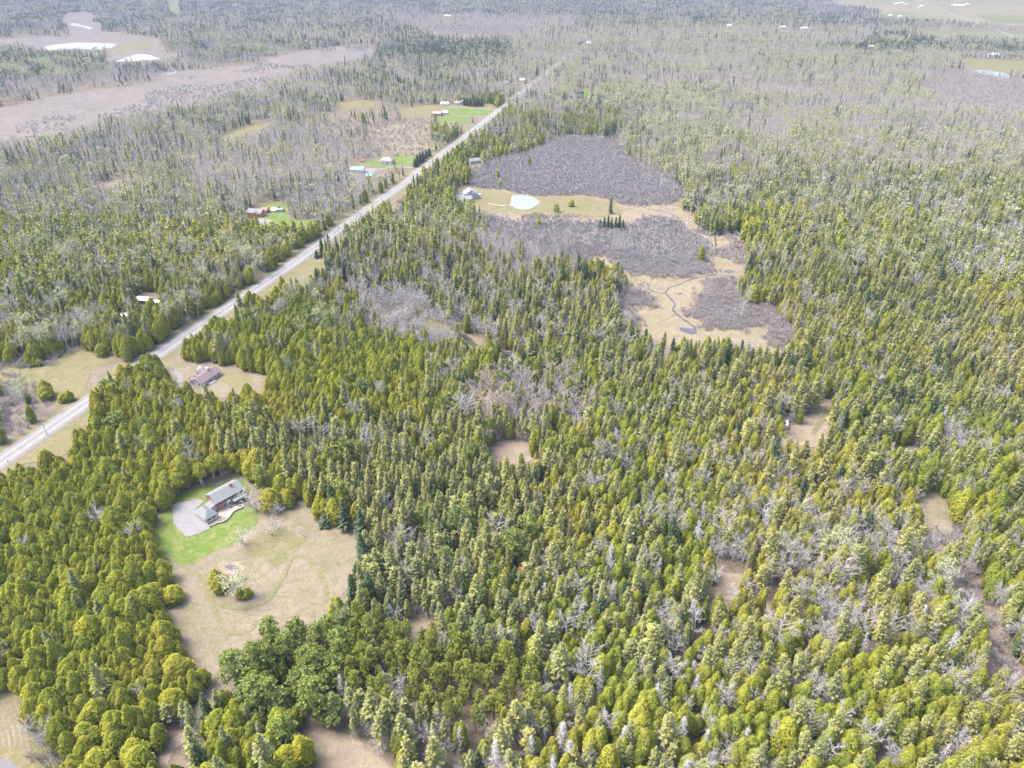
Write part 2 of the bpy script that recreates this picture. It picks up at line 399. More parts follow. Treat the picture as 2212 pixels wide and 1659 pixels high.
A2 = [(1030,462),(1106,479),(1210,479),(1340,488),(1380,484),(1400,472),(1440,470),(1478,490),(1512,512),(1534,527),(1526,560),(1541,590),(1481,600),(1402,599),(1351,590),(1330,566),(1300,552),(1240,566),(1180,566),(1130,566),(1095,536),(1060,505)]
A3 = [(1330,602),(1360,625),(1395,633),(1424,667),(1386,664),(1351,655),(1376,690),(1378,720),(1340,712),(1310,680),(1290,650)]
A4 = Z8([(1120,500),(1330,470),(1400,700),(1750,770),(1800,800),(1960,1000),(1990,1180),(1800,1200),(1680,1060),(1700,940),(1500,975),(1280,985),(1100,1000),(1040,880),(880,835),(1010,720),(1080,620)])
A5 = Z8([(1350,90),(1500,50),(1570,80),(1570,330),(1480,380),(1330,285),(1150,255),(1150,205),(1350,185)])
A6 = Z8([(1040,50),(1020,0),(1250,-10),(1500,20),(1480,50),(1250,60),(1120,75)])
A7 = [(1106,470),(1150,474),(1215,470),(1285,474),(1270,466),(1190,462),(1140,462)]
# oxbow in the woods
clearing('marsh', [(872,690),(905,692),(960,702),(1010,720),(1056,738),(1060,748),(1030,744),(980,722),(920,706),(878,700)], 1, M['palegrass'], 0.4, 3.0, 54)
clearing('creek', [(985,716),(1008,724),(1032,746),(1022,750),(1000,738),(984,726)], 2, M['creek'], 0.3, 3.0, 55)
clearing('pond', [(1074,752),(1092,762),(1108,760),(1112,774),(1098,786),(1080,772)], 2, M['darkwater'], 0.3, 3.0, 56)

# the road and its verges
ROADV = [(-240,1168),(-120,1082),(0,999),(96,934),(192,868),(310,786),(442,700),(513,652),(571,612),(634,570),(744,488),(798,449),(884,390),(907,369),(964,326),(1017,286),(1075,240.6),(1106,216),(1134,193),(1171,165),(1256,100)]
RW = smooth_line([at(*p) for p in ROADV], 8.0)
for _ in range(14):
    RW = [RW[0]] + [(RW[i-1] + 2*RW[i] + RW[i+1])/4 for i in range(1, len(RW)-1)] + [RW[-1]]
RWn = np.array([(p.x, p.y) for p in RW])
offs = [-6.6, -5.0, -4.6, -3.5, -1.05, -0.75, 0.75, 1.05, 3.5, 4.6, 5.0, 6.6]
zs = [0.0, 0.24, 0.28, 0.29, 0.30, 0.30, 0.30, 0.30, 0.29, 0.28, 0.24, 0.0]
mats_i = [0, 1, 1, 2, 1, 1, 1, 2, 1, 1, 0]
mb = MB(); nR = len(RW); kk = len(offs); vsr = []
for i, p in enumerate(RW):
    d = (RW[min(nR-1, i+1)] - RW[max(0, i-1)]).normalized(); nr = Vector((-d.y, d.x))
    for o_, z_ in zip(offs, zs):
        q = p - nr*o_; vsr.append((q.x, q.y, z_ + 0.2))
for j in range(kk-1):
    mb.add([], [])
    fs = [(i*kk+j, i*kk+j+1, (i+1)*kk+j+1, (i+1)*kk+j) for i in range(nR-1)]
    if j == 0: mb.add(vsr, fs, mats_i[0])
    else:
        mb.f += fs; mb.m += [mats_i[j]]*len(fs)
road = mb.build('road', [M['shoulder'], M['asphalt'], M['lane']]); road['kind'] = 'structure'
def road_dist(X, Y):
    d = np.full(X.shape, 1e9)
    A, B = RWn[:-1], RWn[1:]
    for a, b in zip(A[::2], RWn[2::2] if len(RWn[2::2]) >= len(A[::2]) else np.vstack([RWn[2::2], RWn[-1:]])):
        ab = b - a; L2 = ab @ ab
        if L2 == 0: continue
        t = np.clip(((X-a[0])*ab[0] + (Y-a[1])*ab[1])/L2, 0, 1)
        d = np.minimum(d, np.hypot(X-a[0]-t*ab[0], Y-a[1]-t*ab[1]))
    return d
ribbon('road_verge', RW[:nR*2//3], 11.0, 1, M['palegrass'], 61, 0.12)
clearing('roadside_meadow', [(206,866),(206,912),(180,925),(173,960),(125,992),(34,1006),(0,1030),(-60,1060),(-60,1030),(0,1010),(100,950)], 2, M['palegrass'], 0.5, 3.0, 62)
clearing('roadside_meadow', [(159,752),(211,757),(250,756),(262,768),(246,778),(196,802),(184,838),(206,848),(190,862),(157,878),(120,880),(60,840),(0,830),(-40,800),(0,790),(91,789),(120,775)], 1, M['palegrass'], 0.5, 3.0, 63)
sheet('scrub_soil', [(-120,800),(60,830),(130,880),(60,930),(-60,1010),(-160,1000)], 0.5, M['swampfloor'], 0.5, 4.0, 64)
clearing('roadside_meadow', [(590,602),(648,563),(700,556),(702,568),(677,590),(650,618),(619,620),(596,624),(570,640),(548,652),(556,636)], 1, M['palegrass'], 0.5, 3.0, 65)
clearing('roadside_meadow', [(842,452),(860,428),(872,412),(880,420),(862,450),(880,462),(870,470),(846,464)], 1, M['palegrass'], 0.4, 3.0, 66)
# bungalow ground
BUNGLAWN = [(354,783),(398,777),(435,784),(474,788),(504,793),(546,805),(585,812),(590,842),(550,856),(480,858),(430,852),(395,850),(368,832),(352,806)]
clearing('lawn', BUNGLAWN, 1, M['meadow'], 0.4, 3.0, 67)
sheet('lawn', [(484,800),(520,805),(548,818),(540,840),(500,838),(480,825)], 2, M['track'], 0.9, 2.0, 68)
sheet('driveway', [(356,806),(376,802),(394,806),(396,822),(388,830),(402,830),(404,836),(390,838),(382,824),(384,812),(372,808),(358,812)], 3, M['gravel'], 0.1, 2.0, 69)
# homes along the road further on
LOGLAWN = [(575,470),(601,459),(619,449),(622,470),(632,475),(680,476),(674,494),(640,494),(592,492),(560,486),(536,482),(538,470)]
clearing('lawn', LOGLAWN, 1, M['brightlawn'], 0.4, 4.0, 70)
clearing('lawn', [(548,452),(575,440),(610,436),(625,444),(600,458),(570,462)], 1, M['brightlawn'], 0.4, 4.0, 71)
sheet('driveway', [(538,473),(560,470),(589,476),(574,485),(545,483)], 2, M['gravel'], 0.2, 3.0, 72)
clearing('lawn', [(850,341),(862,333),(899,337),(899,358),(867,360),(852,356)], 1, M['brightlawn'], 0.6, 5.0, 73)
clearing('lawn', [(786,352),(818,341),(848,338),(852,362),(822,362),(794,358)], 1, M['brightlawn'], 0.6, 5.0, 74)
clearing('field', [(805,314),(849,308),(935,311),(944,322),(926,334),(862,334),(845,326)], 1, M['meadow'], 0.8, 6.0, 75)
mown('driveway', [(912,364),(880,362),(856,361),(830,364),(808,369),(792,372)], 2.0, 3, 'gravel', 76, 0.05)
sheet('driveway', [(790,364),(812,364),(816,372),(800,380),(786,374)], 2, M['gravel'], 0.2, 4.0, 77)
CLEAR.append([(790,364),(850,359),(905,362),(905,366),(860,366),(816,374),(806,380),(786,376)])
clearing('lawn', [(966,234),(1000,232),(1078,236),(1050,250),(1000,249),(968,247)], 1, M['brightlawn'], 0.6, 6.0, 78)
clearing('lawn', [(944,254),(954,248),(1015,251),(1015,264),(985,267),(952,268)], 1, M['brightlawn'], 0.6, 6.0, 79)
clearing('field', [(860,240),(905,228),(965,224),(1000,226),(1060,226),(1075,236),(970,233),(945,250),(905,252),(870,250)], 1, M['palegrass'], 0.8, 8.0, 80)
mown('driveway', [(1072,238),(1040,235),(1000,233),(975,231),(968,228)], 2.0, 3, 'gravel', 81, 0.05)
mown('driveway', [(1052,252),(1015,251),(985,249),(966,246),(958,243)], 1.8, 3, 'gravel', 82, 0.05)
clearing('field', [(845,268),(900,262),(930,272),(925,300),(880,306),(800,296),(790,285)], 1, M['meadow'], 0.8, 8.0, 83)
clearing('field', [(470,300),(500,285),(545,268),(580,262),(588,270),(560,280),(520,296),(480,306)], 1, M['palegrass'], 0.8, 8.0, 84)
clearing('field', [(720,222),(780,216),(830,222),(800,234),(740,236)], 1, M['palegrass'], 0.8, 8.0, 85)
clearing('brown_clearing', [(203,398),(230,392),(262,384),(300,378),(300,386),(262,394),(238,408),(212,410)], 1, M['meadow'], 0.5, 5.0, 86)
clearing('lawn', [(1232,196),(1262,191),(1282,198),(1270,206),(1240,205)], 1, M['brightlawn'], 0.5, 8.0, 87)
# far wetlands, left
FARMARSH = U1([(-300,860),(0,830),(250,780),(480,730),(830,680),(1100,650),(1330,600),(1200,570),(1430,540),(1600,530),(1900,500),(2212,415)]) + \
           [(700,104),(760,96),(800,94),(812,104),(806,116),(770,130),(700,140),(650,152),(610,165),(560,190),(500,205),(420,222),(340,238),(300,246),(240,252)] + U1([(560,1010),(240,1060),(0,1090),(-300,1120)])
clearing('marsh', FARMARSH, 1, M['pinkmarsh'], 7.0, 14.0, 88)
clearing('marsh', U1([(-200,300),(100,295),(300,280),(560,290),(520,200),(480,150),(520,100),(680,95),(740,130),(700,160),(790,190),(760,240),(950,260),(1240,300),(1230,330),(1200,360),(1330,350),(1180,400),(1440,430),(1200,470),(900,480),(800,460),(860,420),(820,385),(620,380),(330,390),(200,345),(-200,345)]), 1, M['pinkmarsh'], 2.0, 20.0, 89)
sheet('lake', U1([(340,360),(420,345),(580,328),(700,330),(850,335),(900,345),(860,370),(740,385),(560,375),(370,390)]), 3, M['water'], 2.0, 15.0, 90)
sheet('lake', U1([(890,475),(960,450),(1050,420),(1130,420),(1200,440),(1240,455),(1100,465),(980,475)]), 3, M['water'], 2.0, 15.0, 91)
sheet('lake', U1([(530,185),(580,178),(640,195),(720,215),(690,230),(640,210),(560,200)]), 3, M['water'], 2.0, 15.0, 92)
sheet('lake', U1([(1200,575),(1290,560),(1440,545),(1330,570),(1260,585)]), 3, M['water'], 1.5, 15.0, 93)
sheet('field', U1([(830,390),(960,340),(1080,320),(1210,330),(1200,345),(1070,375),(960,390),(900,410)]), 2, M['palegrass'], 1.5, 15.0, 94)
CLEAR.append([(358,-5),(384,-5),(388,28),(372,28)])
sheet('field', [(356,-8),(386,-8),(388,30),(372,30)], 1, M['greenfield'], 2.0, 20.0, 95)
clearing('marsh', [(905,58),(1000,52),(1110,52),(1180,60),(1120,72),(1010,78),(940,72)], 1, M['swampfloor'], 3.0, 25.0, 96)
# far right: swamp, water and farm fields
FSW = [(1986,182),(2046,152),(2100,152),(2150,165),(2212,172),(2300,180),(2300,250),(2212,244),(2170,252),(2106,237),(2030,214)]
clearing('swamp', FSW, 1, M['swampfloor'], 2.0, 15.0, 97)
clearing('field', Z4([(1540,578),(1680,575),(2212,595),(2500,610),(2500,700),(2212,680),(2100,695),(2060,722),(1700,682),(1660,640)]), 1, M['palegrass'], 2.0, 15.0, 98)
sheet('lake', Z4([(1670,690),(1800,690),(2000,708),(2085,748),(2060,778),(2000,782),(1900,745),(1780,722)]), 3, M['water'], 1.5, 15.0, 99)
FARM = [(1780,-14),(1812,9),(1906,20),(1903,30),(1965,38),(2044,43),(2143,52),(2212,56),(2420,70),(2420,-14)]
clearing('farm_field', FARM, 1, M['field'], 3.0, 40.0, 100)
sheet('farm_field', Z4([(840,125),(1120,120),(1180,170),(950,175),(880,150)]), 2, M['greenfield'], 3.0, 40.0, 101)
sheet('farm_field', Z4([(1700,140),(2212,150),(2600,170),(2600,240),(2212,235),(1900,215)]), 2, M['greenfield'], 3.0, 40.0, 102)
clearing('farm_field', [(1954,63),(2000,65),(2038,71),(2060,68),(2152,68),(2212,72),(2400,80),(2400,98),(2212,86),(2121,78),(2068,76),(2040,80)], 1, M['greenfield'], 3.0, 30.0, 103)
mown('farm_road', Z4([(1340,60),(1540,150),(1740,220),(1940,295),(2130,370)]), 5.0, 3, 'gravel', 104, 0.05)
# ------------------------------------------------------------------ trees
PROTO = {}       # kind -> list of dicts(crown, wood, joined, h, w) ; near then far
def tri_mesh(name, V, mats, midx=None):
    """V: (n,3,3) triangles"""
    n = len(V); me = bpy.data.meshes.new(name)
    me.vertices.add(3*n); me.vertices.foreach_set('co', np.ascontiguousarray(V.reshape(-1), dtype=np.float32))
    me.loops.add(3*n); me.loops.foreach_set('vertex_index', np.arange(3*n, dtype=np.int32))
    me.polygons.add(n); me.polygons.foreach_set('loop_start', np.arange(0, 3*n, 3, dtype=np.int32))
    me.polygons.foreach_set('loop_total', np.full(n, 3, dtype=np.int32))
    for m in mats: me.materials.append(m)
    if midx is not None: me.polygons.foreach_set('material_index', np.asarray(midx, dtype=np.int32))
    me.update(calc_edges=True); me.validate(); return me
def unit(a): return a/np.maximum(np.linalg.norm(a, axis=-1, keepdims=True), 1e-9)
def cards(rs, P, N, size, jit=0.8, stretch=1.5, up=0.0):
    """small leaf sprays: one triangle at each point, facing roughly N"""
    n = len(P)
    nn = unit(N + rs.normal(0, jit, (n, 3)))
    ax = unit(np.cross(nn, rs.normal(0, 1, (n, 3)) + np.array([0, 0, up])))
    ay = np.cross(nn, ax)
    s = (size*rs.uniform(0.6, 1.3, n))[:, None]
    return np.stack([P - ax*s*0.5 - ay*s*0.35, P + ax*s*0.5 - ay*s*0.35, P + ay*s*0.65*stretch], 1)
def strips(A, B, w0, w1, rs):
    """thin twigs from A to B: one tapered triangle each"""
    d = unit(B - A); side = unit(np.cross(d, rs.normal(0, 1, A.shape)))
    if np.isscalar(w0): w0 = np.full(len(A), w0)
    return np.stack([A - side*w0[:, None]*0.5, A + side*w0[:, None]*0.5, B], 1)
def tubes(A, B, r0, r1):
    """three-sided tapered limbs"""
    d = unit(B - A); ref = np.where(np.abs(d[:, 2:3]) > 0.9, np.array([[1., 0, 0]]), np.array([[0, 0, 1.]]))
    a = unit(np.cross(d, ref)); b = np.cross(d, a)
    out = []
    ang = [0, 2.0944, 4.18879]
    pa = [A + (a*math.cos(t) + b*math.sin(t))*r0[:, None] for t in ang]
    pb = [B + (a*math.cos(t) + b*math.sin(t))*r1[:, None] for t in ang]
    for i in range(3):
        j = (i+1) % 3
        out.append(np.stack([pa[i], pa[j], pb[j]], 1)); out.append(np.stack([pa[i], pb[j], pb[i]], 1))
    return np.concatenate(out)
def trunk(h, r, lean=0.0, n=4, rs=None, r_top=0.15):
    z = np.linspace(-0.25, h, n+1); off = np.zeros((n+1, 2))
    if rs is not None: off[1:] = np.cumsum(rs.normal(0, lean, (n, 2)), 0)
    P = np.column_stack([off, z]); rr = r*(1 - (1-r_top)*np.linspace(0, 1, n+1))
    return tubes(P[:-1], P[1:], rr[:-1], rr[1:]), P
def hull(prof, nseg, lump, rs):
    """closed lumpy crown body; prof: list of (z, r)"""
    rings = []
    for z, r in prof:
        t = np.arange(nseg)*2*np.pi/nseg + rs.uniform(0, 1)
        rr = r*(1 + rs.uniform(-lump, lump, nseg))
        rings.append(np.column_stack([rr*np.cos(t), rr*np.sin(t), z + rs.uniform(-0.25, 0.25, nseg)*r*0.3]))
    T = []
    for a, b in zip(rings[:-1], rings[1:]):
        for i in range(nseg):
            j = (i+1) % nseg
            T.append((a[i], a[j], b[j])); T.append((a[i], b[j], b[i]))
    return np.array(T)

def cedar(seed, h, w, far=False, clear=0.05, stems=1, tops=1, point=1.0):
    rs = np.random.RandomState(seed)
    if tops > 1:      # a crown grown together from several leaders
        C, W = [], []
        for j in range(tops):
            a = 6.283*j/tops + rs.uniform(-.5, .5); hj = h*(1.0 if j == 0 else rs.uniform(0.72, 0.95))
            c, wd = cedar(seed*7+j, hj, w*rs.uniform(0.62, 0.74), far, clear, 1, 1, rs.uniform(0.8, 1.3))
            off = np.array([math.cos(a), math.sin(a), 0])*w*rs.uniform(0.15, 0.24)
            k = rs.rand(len(c)) < 0.75 if not far else rs.rand(len(c)) < 2
            k[:130] = True
            C.append(c[k] + off); W.append(wd + off*0.5)
        return np.concatenate(C), np.concatenate(W)
    z0 = h*clear
    def rad(t):   # rounded cone, broad low down
        return (w/2)*np.clip(np.sin(np.pi*np.clip(t*0.80 + 0.16, 0, 1))**0.55*(1.0 - 0.50*np.clip(t, 0, 1)**(1.6/point))*1.12, 0.05, None)*np.where(t > 0.8, np.sqrt(np.clip(1 - ((t-0.8)/0.205)**2, 0.0, 1)), 1)
    prof = [(z0 + (h-z0)*t, max(0.03, rad(np.array(t))*0.80)) for t in ([0, .12, .3, .5, .68, .82, .93, 1.0] if not far else [0, .25, .6, .88, 1.0])]
    body = hull(prof, 9 if not far else 6, 0.10, rs)
    # billows: clumps standing out of the crown
    nb = 60 if not far else 0
    n = 2600 if not far else 150
    t = rs.beta(1.25, 1.15, n); a = rs.uniform(0, 2*np.pi, n)
    ka, kb = rs.uniform(0, 6.28, 2)
    lump = 1 + 0.10*np.sin(3*a + 7*t + ka) + 0.08*np.sin(5*a - 9*t + kb)
    if nb:
        ba, bt = rs.uniform(0, 2*np.pi, nb), rs.beta(1.2, 1.1, nb)
        da = np.abs((a[:, None] - ba + np.pi) % (2*np.pi) - np.pi)*rad(bt)*1.0; dt = (t[:, None] - bt)*(h-z0)
        dd = np.sqrt(da**2 + dt**2).min(1)
        lump += 0.26*(np.clip(1.0 - dd, -0.35, 1.0))
    r = rad(t)*lump
    P = np.column_stack([r*np.cos(a), r*np.sin(a), z0 + (h-z0)*t*1.0])
    N = np.column_stack([np.cos(a), np.sin(a), 0.45 + 1.0*t**2])
    lf = cards(rs, P, N, 0.36 if not far else 1.2, 0.8, 1.6)
    crown = np.concatenate([body, lf])
    if stems == 1: wd, _ = trunk(h*0.7, 0.16)
    else:
        wd = []
        for k in range(stems):
            b = rs.uniform(-0.6, 0.6, 2); e = b + rs.uniform(-1.1, 1.1, 2)
            wd.append(tubes(np.array([[b[0], b[1], -0.2]]), np.array([[e[0], e[1], h*0.6]]), np.array([0.26]), np.array([0.16])))
        wd = np.concatenate(wd)
    return crown, wd

def conifer(seed, h, w, far=False, dead=0.35, dense=1.0, drop=0.18, clear=0.05, bl=0.72):
    """layered boughs; the lowest share 'dead' of them is bare grey twigs"""
    rs = np.random.RandomState(seed)
    nw = int((h/0.50 if not far else h/1.6)*dense); a0, asy = rs.uniform(0, 6.28), rs.uniform(0.05, 0.28); cut = h*(rs.uniform(0.86, 0.93) if rs.rand() < 0.2 else 1.0)
    Fo, Wd = [], []
    wd, _ = trunk(h*0.97, 0.15 + h*0.006, r_top=0.08); Wd.append(wd)
    z0 = h*clear
    for i in range(nw):
        f = i/(nw-1); z = z0 + (h*0.985 - z0)*f
        L = (w/2)*((1-f)**bl*0.93 + 0.07)*rs.uniform(0.82, 1.12)
        if f < 0.15: L *= 0.75 + f*1.6
        nb = (7 if not far else 4)
        a = rs.uniform(0, 6.28) + np.arange(nb)*2*np.pi/nb + rs.normal(0, 0.22, nb)
        ll = L*rs.uniform(0.62, 1.22, nb)*(1 + asy*np.cos(a - a0))
        if z > cut: continue
        zz = z + rs.uniform(-0.25, 0.25, nb)
        A = np.column_stack([np.zeros(nb), np.zeros(nb), zz])
        dirv = np.column_stack([np.cos(a), np.sin(a), np.full(nb, 0.28*f - drop*(1-f) + 0.05)])
        B = A + dirv*ll[:, None]
        live = f > dead*rs.uniform(0.75, 1.2)
        if (not far) and dead > 0.1 and f < 0.85:      # bare twigs show between the living boughs
            q = A + (B-A)*rs.uniform(0.5, 0.9, (nb, 1)); e = A + (B-A)*1.12 + rs.normal(0, 0.3, (nb, 3))
            Wd.append(strips(q, e, 0.12, 0, rs))
        if live:
            side = np.column_stack([-np.sin(a), np.cos(a), np.zeros(nb)])
            wid = (0.20 + 0.19*ll)[:, None]*(1.0 if not far else 2.0)
            segs = ((0.12, 0.62), (0.45, 0.95), (0.75, 1.12)) if not far else ((0.1, 1.1),)
            for s0, s1 in segs:
                ws = wid*(1.15 - 0.55*s0)
                m0 = A + (B-A)*s0; m1 = A + (B-A)*s1
                tilt = rs.normal(0, 0.22, (nb, 1))*np.array([[0, 0, 1.]])
                mid = (m0 + m1)/2
                lft = mid + side*ws + tilt - np.array([[0, 0, 0.10]])
                rgt = mid - side*ws - tilt - np.array([[0, 0, 0.10]])
                Fo.append(np.stack([m0, rgt, m1], 1)); Fo.append(np.stack([m0, m1, lft], 1))
            if not far:
                P = A + (B-A)*rs.uniform(0.45, 1.05, (nb, 1)) + rs.normal(0, 0.12, (nb, 3))
                Fo.append(cards(rs, P, np.tile([0, 0, 1.0], (nb, 1)) + dirv*0.6, 0.42, 0.6, 1.5))
        else:
            if far: Wd.append(strips(A, B, 0.35, 0, rs))
            else:
                Wd.append(strips(A, B, 0.10, 0, rs))
                for k in range(3):
                    q = A + (B-A)*rs.uniform(0.3, 0.9, (nb, 1)); e = q + (B-A)*0.35 + rs.normal(0, 0.32, (nb, 3))
                    Wd.append(strips(q, e, 0.085, 0, rs))
    if dead < 0.9:   # inner body so that the crown is not see-through
        c0 = max(dead, 0.06)
        prof = [(z0 + (h-z0)*t, max(0.03, (w/2)*0.46*(1-t)**0.8)) for t in (c0, c0 + (1-c0)*.4, c0 + (1-c0)*.75, 0.99)]
        Fo.append(hull(prof, 6 if not far else 4, 0.2, rs))
    if not Fo: Fo = [strips(np.array([[0, 0, h*0.9]]), np.array([[0.1, 0, h]]), 0.05, 0, rs)]
    return np.concatenate(Fo), np.concatenate(Wd)

def tuft(rs, c, r, n):
    d = unit(rs.normal(0, 1, (n, 3)) + np.array([0, 0, 0.55]))
    b = np.tile(c, (n, 1)) + d*r*0.15
    e = np.tile(c, (n, 1)) + d*r*rs.uniform(0.75, 1.15, (n, 1))
    side = unit(np.cross(d, rs.normal(0, 1, (n, 3))))
    ww = r*0.30
    m = (b + e)/2
    return np.stack([b, m + side*ww, e], 1), np.stack([b, e, m - side*ww], 1)
def pine(seed, h, w, far=False, base=0.25, flat=0.5, n_t=46, tr=0.95):
    rs = np.random.RandomState(seed); Fo, Wd = [], []
    wd, _ = trunk(h*0.95, 0.22, 0.08, 5, rs); Wd.append(wd)
    n = n_t if not far else 9
    t = np.sort(rs.uniform(0, 1, n)); t[-1] = 1
    a = np.arange(n)*2.399 + rs.normal(0, 0.3, n)
    R_ = (w/2)*(np.sin(np.pi*np.clip(0.18 + 0.78*t, 0, 1))**0.7)*rs.uniform(0.55, 1.1, n)
    z = h*(base + (1-base)*t*0.97)
    C = np.column_stack([R_*np.cos(a), R_*np.sin(a), z])
    k = 20 if not far else 10
    for c, tt in zip(C, t):
        r = tr*rs.uniform(0.8, 1.25)*(1.15 - 0.35*tt)*(1 if not far else 1.9)
        x, y = tuft(rs, c, r, k)
        f = np.array([1, 1, flat + 0.3])
        for q in (x, y): Fo.append((q - c)*f + c)
    if not far:
        A = np.column_stack([np.zeros(n), np.zeros(n), z - 0.25*R_]); Wd.append(tubes(A, C, np.full(n, 0.07), np.full(n, 0.02)))
    prof = [(h*(base + (1-base)*q), max(0.03, (w/2)*0.42*math.sin(math.pi*(0.15 + 0.82*q)))) for q in (0.05, 0.4, 0.75, 0.97)]
    Fo.append(hull(prof, 6, 0.25, rs))
    return np.concatenate(Fo), np.concatenate(Wd)

def bare(seed, h, w, far=False, leaf=0.0, fork=0.35, stems=1, fine=1.0, leaf_size=0.34, thick=1.0, n2n=7, n3n=8):
    """leafless hardwood: trunk, rising limbs, twigs; 'leaf' new leaves per twig end"""
    rs = np.random.RandomState(seed); T, Tw, Lf = [], [], []
    ends = []
    for s in range(stems):
        b0 = np.array([0, 0, 0.])
        ln = rs.normal(0, 0.05, 2) if stems == 1 else rs.normal(0, 0.22, 2)
        top = b0 + np.array([ln[0]*h, ln[1]*h, h*(0.93 if s == 0 else rs.uniform(0.7, 0.9))])
        base = b0 + np.array([0, 0, -0.2])
        mid = (base + top)/2 + np.append(rs.normal(0, 0.15, 2), 0)
        r0 = thick*(0.07 + h*0.008)*(1 if stems == 1 else 0.75)
        T.append(tubes(np.array([base, mid]), np.array([mid, top]), np.array([r0, r0*0.6]), np.array([r0*0.6, 0.02])))
        nl = (15 if not far else 6) if stems == 1 else (9 if not far else 3)
        f = np.sort(rs.uniform(fork, 0.97, nl))
        O = np.where(f[:, None] < 0.5, base + (mid-base)*(f[:, None]*2), mid + (top-mid)*((f[:, None]-0.5)*2))
        a = np.arange(nl)*2.399 + rs.normal(0, 0.4, nl)
        L = (w/2)*(1.25 - 0.75*f)*rs.uniform(0.75, 1.2, nl)
        d = unit(np.column_stack([np.cos(a), np.sin(a), rs.uniform(0.6, 1.15, nl)]))
        E = O + d*L[:, None]*1.25
        T.append(tubes(O, E, np.full(nl, r0*0.33), np.full(nl, 0.018)) if not far else strips(O, E, 0.22, 0, rs))
        n2 = n2n if not far else 4
        for k in range(n2):
            q = rs.uniform(0.35, 1.0, (nl, 1)); o2 = O + (E-O)*q
            e2 = o2 + unit(d + rs.normal(0, 0.55, (nl, 3)) + np.array([0, 0, 0.2]))*(L*rs.uniform(0.35, 0.65, nl))[:, None]
            Tw.append(strips(o2, e2, 0.085*fine if not far else 0.30*fine, 0, rs))
            n3 = n3n if not far else 3
            for m in range(n3):
                q3 = rs.uniform(0.3, 1.0, (nl, 1)); o3 = o2 + (e2-o2)*q3
                e3 = o3 + unit(unit(e2-o2) + rs.normal(0, 0.6, (nl, 3)) + np.array([0, 0, 0.15]))*(L*rs.uniform(0.22, 0.42, nl))[:, None]
                Tw.append(strips(o3, e3, 0.06*fine if not far else 0.30*fine, 0, rs))
                ends.append(e3); ends.append((o3+e3)/2)
    wood = np.concatenate(T); tw = np.concatenate(Tw)
    if leaf > 0:
        P = np.concatenate(ends); k = rs.rand(len(P)) < leaf
        P = P[k] + rs.normal(0, 0.15, (k.sum(), 3))
        Lf = cards(rs, P, np.tile([0, 0, 0.6], (len(P), 1)), leaf_size if not far else 1.0, 0.9, 1.1)
    return tw, wood, (Lf if leaf > 0 else None)

def shrub(seed, h, w, far=False, nt=210):
    rs = np.random.RandomState(seed)
    n = 16 if not far else 5
    a = rs.uniform(0, 6.28, n); r = (w/2)*np.sqrt(rs.uniform(0, 1, n))
    A = np.column_stack([0.35*r*np.cos(a), 0.35*r*np.sin(a), np.full(n, -0.1)])
    B = np.column_stack([r*np.cos(a), r*np.sin(a), h*np.sqrt(np.clip(1.05 - (r/(w/2))**2*0.8, 0.1, 1))])
    wood = strips(A, B, 0.10 if not far else 0.3, 0, rs)
    m = nt if not far else 26
    i = rs.randint(0, n, m); f = rs.uniform(0.35, 0.95, (m, 1))
    o = A[i] + (B[i]-A[i])*f + rs.normal(0, 0.12, (m, 3))
    d = unit((B[i]-A[i]) + rs.normal(0, 0.8, (m, 3))*np.linalg.norm(B[i]-A[i], axis=1)[:, None]*0.6 + np.array([0, 0, 0.4]))
    e = o + d*rs.uniform(0.7, 1.35, (m, 1))*(1 if not far else 1.5)
    e[:, 2] = np.clip(e[:, 2], 0.1, h*1.12)
    tw = strips(o, e, 0.10 if not far else 0.42, 0, rs)
    return tw, wood

def register(kind, far, crown, wood, extra, mc, mw, me_, h, w_):
    """crown mesh, wood mesh (parts of single trees) and one joined mesh (for the far wood)"""
    nm = kind + ('_far' if far else '')
    C = tri_mesh(nm + '_crown', crown, [mc]); W = tri_mesh(nm + '_wood', wood, [mw])
    X = None; L = [crown, wood]; mi = [0]*len(crown) + [1]*len(wood); mats = [mc, mw]
    if extra is not None and len(extra):
        X = tri_mesh(nm + '_leaf', extra, [me_]); L.append(extra); mi += [2]*len(extra); mats.append(me_)
    J = tri_mesh(nm, np.concatenate(L), mats, mi)
    PROTO.setdefault((kind, far), []).append(dict(crown=C, wood=W, leaf=X, joined=J, h=h, w=w_))

